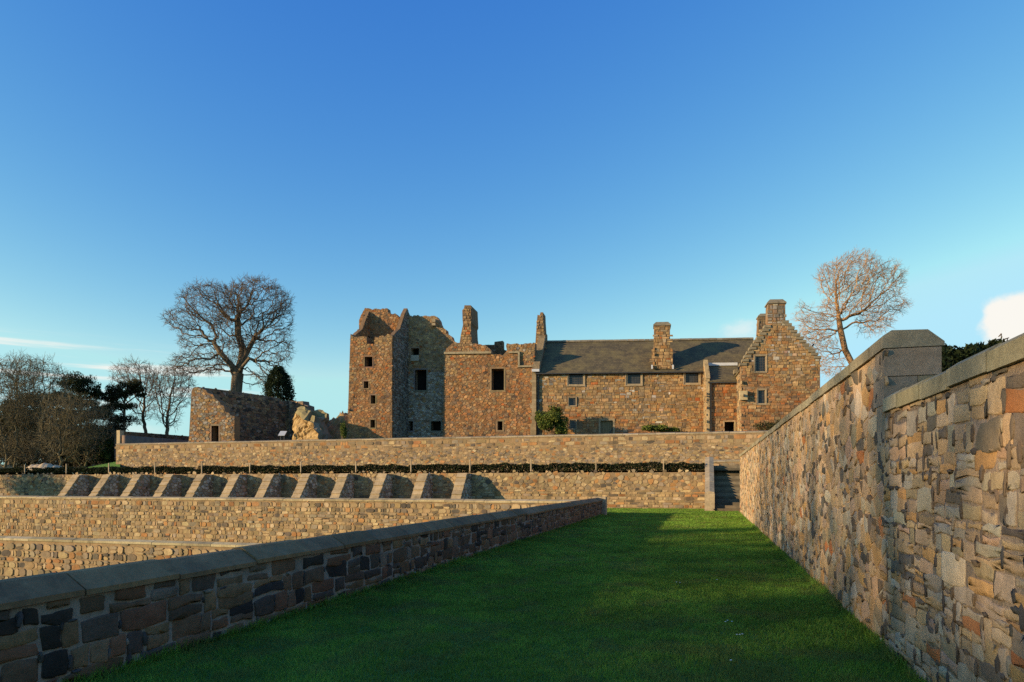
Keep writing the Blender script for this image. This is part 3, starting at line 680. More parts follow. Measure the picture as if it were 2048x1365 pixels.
mb = MB(); zA = q[2][1]; pA = [C.p(q[0][0] + .5, .14, zA - 1.5), C.p(q[0][0] + .68, .14, zA - 1.5), C.p(q[1][0] - .02, .14, zA - .75), C.p(q[1][0] - .02, .14, zA - .60)]
mb.prism(pA, [v - C.nf * -.03 for v in pA], (0, 0, 0, 1)); part('brace', mb, M_PIPE, dr)
# roof
mb = MB(); ov = .28; sl = (zr - ze) / YRg
xr0, xr1 = xg + .5, x1h
e0, e1 = (-ov, ze - ov * sl + .02), (YRg, zr)
for s_ in (0, 1):
    a = [(-ov, ze - ov * sl + .10), (YRg, zr + .10), (YRg, zr - .02), (-ov, ze - ov * sl)]
    if s_: a = [(2 * YRg - y, z) for y, z in a]
    mb.prism([C.p(xr0, y, z) for y, z in a], [C.p(xr1, y, z) for y, z in a], (.1, .1, .1, 1))
roof = part('roof', mb, M_SLATE, house)
mb = MB(); coping(mb, C, 'x', xr0, xr1, [(YRg - .2, zr + .02), (YRg + .2, zr + .02), (YRg + .08, zr + .22), (YRg - .08, zr + .22)], .6, (.20, .17, .12), 7); part('ridge', mb, M_COP, roof)
mb = MB(); mb.box(C, xr0 - .3, C.hit(1408, 740, -.3)[0], -ov - .12, -ov + .02, ze - ov * sl - .04, ze - ov * sl + .06, (0, 0, 0, 1)); part('gutter', mb, M_PIPE, house)
mb = MB(); xp = C.hit(1076.5, 800, -.1)[0]; mb.box(C, xp - .05, xp + .05, -.16, -.06, ZB, ze - .25, (0, 0, 0, 1)); mb.box(C, xp - .09, xp + .09, -.2, -.04, ze - .5, ze - .25, (0, 0, 0, 1)); part('downpipe', mb, M_PIPE, house)
mb = MB(); q = hole(C, -.4, 1064, 739, 1079, 744); mb.box(C, q[0][0], q[1][0], -.55, -.2, q[0][1], q[2][1], (0, 0, 0, 1)); part('flashing', mb, M_LEAD, house)
# wallhead chimney
def chimney(parent, F, y, d, pts, capw, zcap, seed, pal=PAL_B, name='chimney', mort=MORT_C):
    mb = MB(); poly = F.poly(y, pts); mb.slab(F.p(0, y, 0), F.ex, F.ey * d, poly, [], mort)
    masonry(mb, F.p(0, y, 0), F.ex, F.nf, poly, [], .42, .26, pal, mort, .035, .02, seed, True, .2, 2)
    us = [p[0] for p in poly]; zt = max(p[1] for p in poly); top = [p for p in poly if p[1] > zt - .6]
    ux = [p[0] for p in top]; a, b = min(ux), max(ux)
    masonry(mb, F.p(a, 0, 0), F.ey, -F.nr, rect(y, y + d, min(p[1] for p in poly), zt), [], .42, .26, pal, mort, .02, .02, seed + 1, True, .2, 2)
    c = part(name, mb, M_FAR, parent, True); m2 = MB(); e = .09
    lo = [F.p(x, yy, zt) for x, yy in ((a - e, y - e), (b + e, y - e), (b + e, y + d + e), (a - e, y + d + e))]
    md = [v + UP * .10 for v in lo]; i_ = .16; hi = [F.p(x, yy, zt + .10 + zcap) for x, yy in ((a + i_, y + i_), (b - i_, y + i_), (b - i_, y + d - i_), (a + i_, y + d - i_))]
    m2.prism(lo, md, (.24, .20, .14, 1)); m2.prism([v + UP * .003 for v in md], hi, (.22, .19, .13, 1)); part('chimney_cap', m2, M_COP, c); return c
chimney(house, C, -.10, 1.3, [(1303.5, 738), (1345.5, 738), (1345.5, 700), (1340, 694), (1340, 652), (1308.5, 652), (1308.5, 694), (1303.5, 700)], 0, .28, 151)
for a in (1304, 1346):
    mb = MB(); q0 = C.hit(a, 738, -.3); mb.box(C, q0[0] - .07, q0[0] + .07, -.34, -.2, q0[1] - .02, q0[1] + .35, (0, 0, 0, 1)); part('flashing', mb, M_LEAD, house)

# --- lean-to between range and wing (part of the range)
YLn = -3.0
lx0, lx1 = C.hit(1416, 800, YLn)[0], C.hit(1482, 800, YLn)[0]
lh = [hole(C, YLn, 1449, 844, 1468.5, 872)]
mb = MB(); front(mb, C, YLn, [(1416, 890), (1482, 890), (1482, 766), (1416, 766)], lh, .6, MORT_C, PAL_H, 161, .40, .24, .04, True)
mb.box(C, lx0, lx1, YLn + 1.2, YLn + 1.3, ZB, C.hit(1440, 770, YLn)[1], (.01, .01, .01, 1))  # near-black sheet standing in for the shade behind the doorway
part('porch_wall', mb, M_FAR, house, True)
zl0 = C.hit(1440, 765, YLn)[1]; zl1 = C.hit(1440, 733, -.35)[1]
mb = MB(); a = [(YLn - .15, zl0 - .02), (YLn - .15, zl0 + .09), (-.35, zl1 + .1), (-.35, zl1 - .1)]
mb.prism([C.p(lx0, y, z) for y, z in a], [C.p(lx1, y, z) for y, z in a], (0, 0, 0, 1)); pr_ = part('porch_roof', mb, M_SLATE, house)
mb = MB(); mb.box(C, lx0, lx1, -.6, -.3, zl1 + .02, zl1 + .28, (0, 0, 0, 1)); part('ridge_flashing', mb, M_LEAD, pr_)
# raised left end wall of the lean-to, lit on its left face
mb = MB(); ew = [(YLn - .14, ZB), (.05, ZB), (.05, zl1 + .55), (-.5, zl1 + .5), (YLn - .14, zl0 + .35)]
xw = C.hit(1413.5, 800, YLn)[0]
mb.slab(C.p(xw - .05, 0, 0), C.ey, C.ex * .28, ew, [], (.44, .33, .19, 1))
masonry(mb, C.p(xw - .05, 0, 0), C.ey, -C.nr, ew, [], .4, .26, PAL_T, MORT_T, .02, .02, 165, True, .2, 2)
for i in range(9):
    y0 = YLn - .2 + (2.7) * i / 9; z1 = zl0 + .40 + (zl1 - zl0 + .1) * (i + 1) / 9; mb.box(C, xw - .08, xw + .27, y0, y0 + .42, z1 - .3, z1 + .02, (.40, .31, .19, 1))
part('porch_gable', mb, M_FAR, house, True)
mb = MB(); xp = xw + .30; mb.box(C, xp, xp + .08, YLn - .18, YLn - .07, ZB, zl0 - .1, (0, 0, 0, 1)); part('downpipe', mb, M_PIPE, house)
mb = MB(); mb.box(C, lx0, lx1, YLn - .26, YLn - .14, zl0 - .10, zl0 + .01, (0, 0, 0, 1)); part('gutter', mb, M_PIPE, house)
surround(house, C, YLn, lh[0], .12, (.38, .3, .19, 1), 'doorway')

# --- gabled wing
YG = -6.0
wing = thing('gabled_wing', C.p(C.hit(1560, 870, YG)[0], YG, ZB), 'tall crow-stepped gabled house wing with two barred windows, right end of the castle', 'stone house')
wh = [hole(C, YG, 1511, 713, 1531, 743), hole(C, YG, 1516.5, 781, 1530, 807)]
steps_l = [(1482, 735), (1482, 727), (1487, 727), (1487, 719), (1491, 719), (1491, 711), (1496, 711), (1496, 703), (1501, 703), (1501, 695), (1506, 695), (1506, 688), (1511, 688), (1511, 680.5), (1516, 680.5), (1516, 673.5), (1521, 673.5), (1521, 666), (1526.5, 666), (1526.5, 658.5), (1531, 658.5), (1531, 651), (1535, 651), (1535, 640)]
steps_r = [(1571, 640), (1571, 642), (1575, 642), (1575, 647.5), (1581, 647.5), (1581, 654), (1586.5, 654), (1586.5, 661), (1592, 661), (1592, 668), (1598, 668), (1598, 674.5), (1604, 674.5), (1604, 681), (1610, 681), (1610, 688), (1616, 688), (1616, 694), (1622, 694), (1622, 700), (1628, 700), (1628, 706), (1634, 706), (1634, 713), (1640, 713), (1640, 722)]
mb = MB(); gpts = [(1483, 890), (1641, 890)] + steps_r[::-1] + steps_l[::-1]
gpoly = front(mb, C, YG, gpts, wh, .8, MORT_C, PAL_B, 171, .38, .21, .03, True, pins=.3, palf=patchy(8.5))
wx0, wx1 = C.hit(1483, 800, YG)[0], C.hit(1641, 800, YG)[0]; wze = C.hit(1483, 735, YG)[1]; wze2 = C.hit(1640, 722, YG)[1]
mb.box(C, wx0, wx0 + .7, YG + .8, 6, ZB, wze, MORT_T); mb.box(C, wx1 - .7, wx1, YG + .8, 6, ZB, wze2 - .2, MORT_C); mb.box(C, wx0, wx1, 5.4, 6.2, ZB, wze, MORT_C)
masonry(mb, C.p(wx0, 0, 0), C.ey, -C.nr, rect(YG, 0, ZB, wze), [], .42, .28, PAL_T, MORT_T, .03, .02, 173, True, .2, 2)
part('wall', mb, M_FAR, wing, True)
mb = MB()      # projecting step slabs
for pts in (steps_l, steps_r):
    mb = MB()
    for i in range(len(pts) - 1):
        (a, b), (c, d) = pts[i], pts[i + 1]
        if abs(b - d) < .1 and abs(a - c) > 2:
            q0, q1 = C.hit(a, b, YG), C.hit(c, d, YG); e = .10; k = rnd.uniform(.8, 1.05)
            left = pts is steps_l
            mb.box(C, q0[0] - (e if left else .25), q1[0] + (e + .15 if left else e), YG - .07 - rnd.uniform(0, .05), YG + .8, q0[1] - .20, q0[1] + .02, (.25 * k, .21 * k, .14 * k, 1))
    part('crow_steps', mb, M_COP, wing)

wm = (wx0 + wx1) / 2 - .35; apx = C.hit(1553, 640, YG)
mb = MB()
for s_ in (0, 1):
    xa = wx0 - .1 if s_ == 0 else wx1 + .1; zz = wze if s_ == 0 else wze2
    P0 = [(xa, zz - .1), (apx[0], apx[1] - .25), (apx[0], apx[1] - .4), (xa, zz - .25)]
    mb.prism([C.p(x, YG + .75, z) for x, z in P0], [C.p(x, 6.2, z) for x, z in P0], (0, 0, 0, 1))
part('roof', mb, M_SLATE, wing)
for i, hl in enumerate(wh): hwin(hl, 4, 6 if i == 0 else 5, .13, wing, C, YG, .06)
dark_backing(wing, C, wx0 + .75, wx1 - .75, YG + .95, YG + 1.1, ZB, wze - .3)
chimney(wing, C, YG - .02, 1.2, [(1535.5, 642), (1571, 642), (1570.5, 608), (1536.5, 608)], 0, .30, 181, PAL_G)
chimney(wing, C, 5.0, 1.2, [(1516, 668), (1536, 668), (1536, 634), (1518, 634)], 0, .25, 183, PAL_T)
# stone sundial block on the corner
sdl = MB(); q = hole(C, YG, 1479, 783, 1494, 801); sdl.box(C, q[0][0], q[1][0], YG - .32, YG + .05, q[0][1], q[2][1], (.52, .40, .22, 1)); so = part('sundial', sdl, M_COP, wing, label='pale square stone sundial block on the corner of the wing')
sdl = MB(); cxm, czm = (q[0][0] + q[1][0]) / 2, (q[0][1] + q[2][1]) / 2
pA = [C.p(cxm - .03, YG - .33, czm + .08), C.p(cxm + .03, YG - .33, czm + .08), C.p(cxm + .06, YG - .33, czm - .12), C.p(cxm - .06, YG - .33, czm - .12)]
sdl.prism(pA, [v + C.nf * .12 for v in pA], (.1, .08, .05, 1)); part('gnomon', sdl, M_PIPE, so)
mb = MB(); xw2 = wx0; mb.box(C, xw2 - .25, xw2 + .02, -3.2, -2.4, wze - .05, wze + .30, (.22, .18, .12, 1)); part('skew_block', mb, M_COP, wing)

# ---------------------------------------------------------------- roofless ruin at the left
ruin = thing('roofless_ruin', C.p(C.hit(425, 870, 0)[0], 0, ZB), 'roofless ruin with a lit sloping gable stump, dark doorway and long shaded side wall', 'ruin')
mb = MB(); rh = [hole(C, 0, 423, 852, 437.5, 885)]
front(mb, C, 0, rag([(377, 890), (468, 890), (469, 833), (460, 831), (458, 826), (450, 823), (447, 812), (441, 810), (438, 803), (430, 798), (424, 789), (415, 786), (410, 780), (402, 777), (396, 774), (386, 777), (383, 784)], 2.2), rh, .9, MORT_C, PAL_B[:6] + PAL_G + PAL_H[:2], 201, .33, .22, .025)
part('wall', mb, M_FAR, ruin, True); surround(ruin, C, 0, rh[0], .12, (.28, .20, .13, 1), 'doorway')
xd = rh[0]; dark_backing(ruin, C, xd[0][0] - .3, xd[1][0] + .3, .92, 1.0, ZB, xd[2][1] + .3)
A_, B_ = at(398, 800, 66.5), at(582, 800, 76)
tp = [(k, at(px, py, 66.5 + 9.5 * k).z) for k, px, py in ((0, 398, 775), (.1, 417, 777), (.3, 455, 782), (.5, 490, 787), (.72, 530, 793), (.86, 556, 797), (.88, 559, 802), (1, 582, 803))]
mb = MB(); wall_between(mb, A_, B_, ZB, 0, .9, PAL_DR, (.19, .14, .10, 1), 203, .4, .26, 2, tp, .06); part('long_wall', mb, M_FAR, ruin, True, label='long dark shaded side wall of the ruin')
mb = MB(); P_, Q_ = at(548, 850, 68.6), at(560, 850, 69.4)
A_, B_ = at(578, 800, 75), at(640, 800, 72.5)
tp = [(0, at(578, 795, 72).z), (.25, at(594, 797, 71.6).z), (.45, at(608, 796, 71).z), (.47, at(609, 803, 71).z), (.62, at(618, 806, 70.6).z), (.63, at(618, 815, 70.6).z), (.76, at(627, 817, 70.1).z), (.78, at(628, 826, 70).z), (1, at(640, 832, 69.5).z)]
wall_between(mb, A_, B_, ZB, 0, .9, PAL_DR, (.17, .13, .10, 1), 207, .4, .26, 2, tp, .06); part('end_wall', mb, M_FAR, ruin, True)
# fallen block of masonry, its sunlit and shaded sides painted into the colours
fb = thing('fallen_masonry', at(622, 868, 60), 'tall tilted block of fallen masonry, bright on its left face, beside the ruin', 'ruin fragment'); mb = MB()
def strata(A, B, C_, D, nu, nv, amp, col, seed, vert=True):
    rr = random.Random(seed); vs, cs = [], []; n = (B - A).cross(D - A).normalized()
    prof = [rr.uniform(-1, 1) for _ in range(nu + 1)]
    for j in range(nv + 1):
        for i in range(nu + 1):
            u, v = i / nu, j / nv; p = (A * (1 - u) + B * u) * (1 - v) + (D * (1 - u) + C_ * u) * v
            e = 0 if i in (0, nu) or j in (0, nv) else amp * (prof[i] + rr.uniform(-.12, .12)); q_ = p + n * e; q_ += Vector((nz(p.z * 1.9 + p.x * 1.3, 1), nz(p.z * 1.6 + p.y, 2), nz(p.x * 2.1 + p.y * 1.7, 3))) * .30 * min(1, max(0, (p.z - 5) / 1.0)); vs.append(q_); k = rr.uniform(.75, 1.15) * (.9 + .12 * prof[i]); cs.append((col[0] * k, col[1] * k, col[2] * k, 1))
    mb.add(vs, [(j * (nu + 1) + i, j * (nu + 1) + i + 1, (j + 1) * (nu + 1) + i + 1, (j + 1) * (nu + 1) + i) for j in range(nv) for i in range(nu)], cs)
p1, p2, p3 = at(585, 884, 62.5), at(640, 886, 58.5), at(663, 884, 62.0); p4 = at(612, 884, 65)
t1, t2, t3, t4 = at(588, 822, 62.5), at(625, 843, 58.8), at(655, 830, 62), at(606, 815, 64.5)
LIT_COL = (.44, .30, .14)
strata(p1, p2, t2, t1, 34, 10, .10, LIT_COL, 1); strata(p2, p3, t3, t2, 8, 6, .25, (.22, .17, .11), 2); strata(p3, p4, t4, t3, 6, 6, .2, (.22, .17, .11), 3); strata(p4, p1, t1, t4, 6, 6, .2, LIT_COL, 4); strata(t1, t2, t3, t4, 8, 8, .3, (.24, .20, .10), 5)
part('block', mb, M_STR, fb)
md = MB(); nx, ny = 40, 26; A0 = at(676, 870, 66)     # rubble and grass mound beside the tower
vs = []; cs = []
for j in range(ny + 1):
    for i in range(nx + 1):
        x, y = (i / nx - .5) * 7.0, (j / ny - .5) * 7; r2 = (x / 3.6 - .25) ** 2 + (y / 3.5) ** 2
        z = 4.6 + 3.6 * max(0, 1 - r2) ** .8 * (1 + .10 * nz(x * 2 + y) + .08 * nz(x * 5 - y * 4, 2)); vs.append(Vector((A0.x + x, A0.y + y, z))); k = .8 + .4 * rnd.random(); cs.append((.30 * k, .20 * k, .09 * k, 1) if nz(x * 1.3 + y * 2.2, 4) > -.1 else (.16 * k, .15 * k, .06 * k, 1))
md.add(vs, [(j * (nx + 1) + i, j * (nx + 1) + i + 1, (j + 1) * (nx + 1) + i + 1, (j + 1) * (nx + 1) + i) for j in range(ny) for i in range(nx)], cs)
mo = part('grassy_mound', md, M_FAR, None, True); tag(mo, 'brown overgrown mound of rubble against the left side of the tower', 'mound')
# information panel
ip = thing('information_panel', at(565, 880, 61.5), 'small pale slanted information panel on legs in front of the shaded ruin wall', 'sign')
mb = MB(); a0, a1, b0, b1 = at(556, 871, 61.3), at(569, 871, 61.3), at(574, 862.5, 61.8), at(561, 862.5, 61.8); mb.prism([a0, a1, b0, b1], [v - UP * .04 for v in (a0, a1, b0, b1)], (0, 0, 0, 1)); part('panel', mb, M_PANEL, ip)
for px in (561, 568):
    mb = MB(); q = at(px, 868, 61.5); mb.box(Frame(q.x, q.y, 0, 0), -.03, .03, -.03, .03, 4.8, q.z, (0, 0, 0, 1)); part('leg', mb, M_PIPE, ip)

# ---------------------------------------------------------------- plants
nrng = np.random.default_rng(5)
def leaf_cloud(P, size, cols, flat=0.0, aspect=.55):
    "one small quad per point, random facing"
    n = len(P); d = nrng.normal(size=(n, 3)); d /= np.linalg.norm(d, axis=1)[:, None]; e = nrng.normal(size=(n, 3)); e[:, 2] *= 1 - flat
    e -= d * (e * d).sum(1)[:, None]; e /= np.linalg.norm(e, axis=1)[:, None]; s = size * nrng.uniform(.6, 1.4, (n, 1))
    V = np.stack([P - d * s, P + e * s * aspect, P + d * s, P - e * s * aspect], 1).reshape(-1, 3)
    F = np.arange(4 * n).reshape(n, 4); ca = np.array(cols)[nrng.integers(0, len(cols), n)] * nrng.uniform(.7, 1.35, (n, 1))
    return V, F, np.repeat(np.c_[ca, np.ones(n)], 4, 0)
def ball(n, c, r, shell=.0):
    d = nrng.normal(size=(n, 3)); d /= np.linalg.norm(d, axis=1)[:, None]
    return np.array(c) + d * (shell + (1 - shell) * nrng.random((n, 1)) ** .4) * np.array(r)
GREEN = [(.03, .05, .012), (.045, .075, .018), (.06, .09, .02), (.03, .04, .015)]
DGREEN = [(.014, .026, .010), (.022, .036, .012), (.03, .042, .015), (.012, .018, .008)]
PINE = [(.022, .034, .012), (.034, .045, .015), (.05, .055, .018), (.018, .024, .010)]
OLIVE = [(.13, .165, .03), (.10, .14, .025), (.17, .18, .045), (.06, .085, .02)]
def segs(A, B, ra, rb, k):
    "tapered tubes for many segments at once"
    D = B - A; ln = np.linalg.norm(D, axis=1); ok = ln > 1e-6; A, B, D, ra, rb = A[ok], B[ok], D[ok] / ln[ok][:, None], ra[ok], rb[ok]
    n = len(A); h = np.where(np.abs(D[:, 2:3]) < .9, np.array([[0, 0, 1.]]), np.array([[1., 0, 0]]))
    u = np.cross(D, h); u /= np.linalg.norm(u, axis=1)[:, None]; w = np.cross(D, u); t = np.arange(k) * math.tau / k
    ring = u[:, None, :] * np.cos(t)[None, :, None] + w[:, None, :] * np.sin(t)[None, :, None]
    V = np.concatenate([A[:, None] + ring * ra[:, None, None], B[:, None] + ring * rb[:, None, None]], 1).reshape(-1, 3)
    i = np.arange(k); q = np.stack([i, (i + 1) % k, k + (i + 1) % k, k + i], 1)
    F = (q[None] + (np.arange(n) * 2 * k)[:, None, None]).reshape(-1, 4)
    return V, F
def grow(att, trunk, step, di, dk, jit=.25, maxit=140, up=.1, limbs=()):
    N = [np.array(p, float) for p in trunk]; par = [-1] + list(range(len(trunk) - 1)); e_ = len(N) - 1
    for lb in limbs:
        q_ = e_
        for p in lb: N.append(np.array(p, float)); par.append(q_); q_ = len(N) - 1
    att = np.asarray(att, float); nd = np.full(len(att), 1e9); ni = np.zeros(len(att), int)
    def upd(i0):
        for i in range(i0, len(N)):
            d = np.linalg.norm(att - N[i], axis=1); m = d < nd; nd[m] = d[m]; ni[m] = i
    upd(0); alive = np.ones(len(att), bool); seen = set()
    for it in range(maxit):
        m = alive & (nd < di)
        if not m.any():
            if it < 3: di *= 1.5; continue
            break
        i0 = len(N); Nn = np.array(N); acc = np.zeros_like(Nn); v = att[m] - Nn[ni[m]]; v /= np.maximum(np.linalg.norm(v, axis=1), 1e-6)[:, None]
        np.add.at(acc, ni[m], v)
        for i in np.unique(ni[m]):
            d = acc[i]; l_ = np.linalg.norm(d); d = d / l_ if l_ > 1e-6 else nrng.normal(size=3)
            d = d + nrng.normal(size=3) * jit + np.array([0, 0, up]); d /= np.linalg.norm(d); p = N[i] + d * step
            key = (i, tuple(np.round(d * 1.4).astype(int)))
            if key in seen: continue
            seen.add(key); N.append(p); par.append(int(i))
        if len(N) == i0: break
        upd(i0); alive &= nd > dk; att_n = alive.sum()
        if att_n < 5: break
    return np.array(N), np.array(par)
def bare_tree(name, trunk, blobs, natt, step, label, group, r0=.018, pw=2.35, twig=(3, .55, .012), mats=None, di=3.0, dk=.9, jit=.28, cat='tree', trunk_r=None, shell=.35, up=.08, thick=.05, limbs=()):
    mats = mats or (M_BARK, M_TWIG); tot = sum(b[-1] for b in blobs)
    att = np.concatenate([ball(max(8, int(natt * b[2] / tot)), b[0], b[1], shell) for b in blobs])
    N, par = grow(att, trunk, step, di, dk, jit, 160, up, limbs)
    n = len(N); acc = np.zeros(n); kids = np.zeros(n, int)
    for i in range(n - 1, 0, -1):
        if kids[i] == 0: acc[i] = r0 ** pw
        acc[par[i]] += acc[i]; kids[par[i]] += 1
    rad = acc ** (1 / pw)
    if trunk_r: rad *= 1; k = trunk_r / rad[0]; rad = r0 + (rad - r0) * (k - 0) if k < 50 else rad
    t = thing(name, tuple(trunk[0]), label, cat, group)
    idx = np.arange(1, n); A, B = N[par[idx]], N[idx]; rb = rad[idx]; ra = np.minimum(rad[par[idx]], rb * 1.35)
    big = rb > thick
    V, F = segs(A[big], B[big] + (B[big] - A[big]) * .08, ra[big], rb[big], 7); np_obj('trunk', V, F, mats[0], t)
    for o in bpy.data.objects[-1:]: pass
    V1, F1 = segs(A[~big], B[~big], ra[~big], rb[~big], 4)
    src = idx[rb < r0 * 2.2]; k, ln, tr_ = twig; src = np.repeat(src, k); d0 = N[src] - N[par[src]]; d0 /= np.maximum(np.linalg.norm(d0, axis=1), 1e-6)[:, None]
    d = d0 + nrng.normal(size=d0.shape) * .6 + np.array([0, 0, .12]); d /= np.linalg.norm(d, axis=1)[:, None]
    L1 = ln * nrng.uniform(.4, 1.2, (len(src), 1)); E = N[src] + d * L1; V2, F2_ = segs(N[src], E, np.full(len(src), tr_), np.full(len(src), tr_ * .6), 3)
    mid = N[src] + d * L1 * .5; d2 = d + nrng.normal(size=d.shape) * .7; E2 = mid + d2 / np.linalg.norm(d2, axis=1)[:, None] * L1 * .6
    V3, F3 = segs(mid, E2, np.full(len(src), tr_ * .8), np.full(len(src), tr_ * .5), 3)
    np_obj('crown', np.concatenate([V1, V2, V3]), np.concatenate([F1, F2_ + len(V1), F3 + len(V1) + len(V2)]), mats[1], t)
    return t
def eb(px, py, d, rx, ry, dep=None, wgt=None):
    "crown blob from its place in the view: centre, half sizes in photo pixels at that distance"
    c = at(px, py, d); s = d / FPX; return (tuple(c), (rx * s, (dep or rx) * s, ry * s), wgt or rx * ry)
D0 = 86.0
P = lambda px, py, d=D0, dy=0: tuple(at(px, py, d) + Vector((0, dy, 0)))
# great sycamore behind the ruin
bare_tree('sycamore_tree', [P(472, 900), P(473, 860), P(472, 820), P(472, 790), P(474, 765), P(476, 748)], [eb(422, 610, D0, 60, 44), eb(362, 640, D0, 34, 24), eb(515, 603, D0, 66, 44), eb(468, 602, D0, 42, 30), eb(566, 640, D0, 20, 44), eb(470, 655, D0, 52, 46), eb(462, 705, D0, 36, 30), eb(548, 695, D0, 38, 40), eb(400, 728, D0, 54, 22), eb(372, 742, D0, 26, 12), eb(545, 758, D0, 38, 20), eb(392, 680, D0, 34, 20)], 6500, .42, 'great bare spreading sycamore with a thick pale trunk behind the roofless ruin', None, .021, 1.95, (4, .75, .0135), None, 2.6, .48, .42, thick=.075, shell=.55, limbs=[[P(462, 728, dy=-.5), P(446, 708, dy=-.8), P(434, 692, dy=-.6)], [P(484, 725), P(492, 700, dy=.6), P(502, 678, dy=.8)], [P(470, 738, dy=1), P(455, 745, dy=1.5)], [P(476, 715, dy=1.2), P(474, 690, dy=1.8), P(466, 665, dy=1.6), P(468, 640, dy=1.2)], [P(490, 738, dy=-1), P(508, 722, dy=-1.6)]])
# willow-like tree behind the gabled wing
D1 = 80.0
bare_tree('willow_tree', [P(1712, 760, D1), P(1708, 735, D1), P(1690, 700, D1), P(1681, 660, D1), P(1678, 640, D1)], [eb(1662, 560, D1, 30, 36), eb(1712, 545, D1, 50, 40), eb(1765, 565, D1, 42, 38), eb(1790, 612, D1, 26, 18), eb(1655, 628, D1, 24, 22), eb(1606, 632, D1, 16, 30), eb(1740, 622, D1, 30, 34), eb(1640, 690, D1, 34, 24), eb(1665, 730, D1, 26, 26), eb(1700, 600, D1, 50, 40), eb(1750, 640, D1, 34, 34), eb(1630, 660, D1, 34, 30)], 5000, .42, 'bare leaning willow with pale orange twigs, behind the tall garden wall', None, .017, 2.05, (4, .85, .012), (M_BARKP, M_TWIGP), 2.8, .5, .26, thick=.06, shell=.3, up=.2)
# two vase-shaped bare trees at the left of the ruin
D2 = 84.0
bare_tree('bare_tree', [P(292, 885, D2), P(292, 868, D2)], [eb(285, 815, D2, 24, 34), eb(270, 755, D2, 42, 36), eb(290, 770, D2, 30, 40), eb(250, 770, D2, 24, 30)], 2200, .42, 'upright bare tree with a fan of fine branches, left of the two beside the ruin', 'fan-shaped bare trees left of the ruin', .019, 2.1, (3, .8, .014), None, 3.0, .5, .16, up=.12)
bare_tree('bare_tree', [P(335, 885, D2), P(334, 872, D2)], [eb(336, 825, D2, 26, 36), eb(345, 770, D2, 44, 40), eb(330, 780, D2, 36, 44), eb(365, 785, D2, 24, 34)], 2400, .42, 'rounded bare tree with many stems, next to the gable of the ruin', 'fan-shaped bare trees left of the ruin', .019, 2.1, (3, .8, .014), None, 3.0, .5, .16, up=.12)
# bare thicket trees further left, in front of the pines
for i, (px, py, cx, cy, rx, ry, dd, lab) in enumerate([
    (10, 935, 8, 800, 55, 88, 66, 'tangled bare tree with pinkish twigs at the left edge'),
    (62, 935, 80, 790, 60, 75, 67, 'bare olive-brown tree with leaning stems, in front of the dark wood'),
    (28, 935, 45, 760, 42, 50, 72, 'tall thin bare tree behind the tangled one at the left edge'),
    (120, 935, 130, 845, 52, 60, 64, 'low spreading bare thicket tree above the pale mound'),
    (170, 935, 165, 850, 45, 55, 66, 'fine twiggy bare tree in front of the round-headed pine'),
    (205, 930, 200, 850, 30, 50, 70, 'slender bare tree close to the end of the upper terrace wall')]):
    bare_tree('thicket_tree', [P(px, py, dd), P(px + 3, py - 12, dd)], [eb((px + cx) / 2, py - 40, dd, rx * .8, 34, rx * .7), eb(cx, cy, dd, rx, ry, rx * .8), eb(cx, cy + ry * .5, dd, rx * 1.1, ry * .5, rx * .8)], 2600, .4, lab, 'bare trees of the thicket', .017, 2.6, (3, .9, .0125), (M_TWIGO, M_TWIGO), 3.0, .5, .3, up=.12)
# pines
def pine(px0, pyb, blobs, d, label, name='pine_tree', n=5200, cols=PINE, group='dark pines in the wood', size=.17):
    b = at(px0, pyb, d); t = thing(name, tuple(b), label, 'tree', group)
    top = min(bb[1] for bb in blobs); A = np.array([at(px0, pyb, d)]); pts = [np.array(at(px0 + 3 * math.sin(k * 2), pyb + (top - pyb) * k, d)) for k in (0, .3, .6, .9)]
    Aa, Bb, ra, rb = [], [], [], []
    for k in range(3): Aa.append(pts[k]); Bb.append(pts[k + 1]); ra.append(.26 - .06 * k); rb.append(.20 - .06 * k)
    cl_ = []
    for (cx, cy, rx, ry) in blobs:
        c = np.array(at(cx, cy, d)); s = d / FPX; k = min(.9, max(.3, (pyb - cy - 5) / (pyb - top))); base = pts[0] + (pts[3] - pts[0]) * k * .95
        Aa.append(base); Bb.append(c); ra.append(.09); rb.append(.04)
        m = max(4, int(rx * ry / 18))
        for _ in range(m):
            cc = ball(1, c, (rx * s * .85, rx * s * .8, ry * s * .8))[0]; Aa.append(c); Bb.append(cc); ra.append(.03); rb.append(.015); cl_.append(ball(int(n / sum(max(4, int(q[2] * q[3] / 18)) for q in blobs)), cc, np.array((1, 1, .6)) * rx * s * .33))
    V, F = segs(np.array(Aa), np.array(Bb), np.array(ra), np.array(rb), 6); np_obj('trunk', V, F, M_BARK, t)
    V, F, c_ = leaf_cloud(np.concatenate(cl_), size, cols, 0, .22); np_obj('crown', V, F, M_LEAF, t, c_)
pine(158, 930, [(155, 768, 38, 24), (190, 786, 20, 17), (128, 798, 26, 20), (165, 803, 36, 18), (195, 828, 32, 14), (150, 832, 34, 16)], 78, 'tall round-headed dark pine standing above the thicket', n=16000)
pine(90, 930, [(70, 798, 34, 22), (112, 803, 32, 20), (95, 825, 48, 20), (50, 835, 40, 18), (20, 815, 34, 20)], 80, 'dark pine half hidden behind the bare thicket at the left', n=14000)
pine(246, 915, [(236, 784, 26, 18), (262, 774, 26, 18), (222, 796, 20, 14), (278, 788, 16, 12), (240, 812, 34, 12), (212, 822, 26, 12), (245, 842, 34, 13), (225, 858, 32, 12)], 80, 'broken-topped pine with brownish needles beside the fan-shaped bare trees', n=13000, cols=[(.05, .045, .015), (.07, .06, .02), (.035, .035, .012), (.025, .028, .01)])
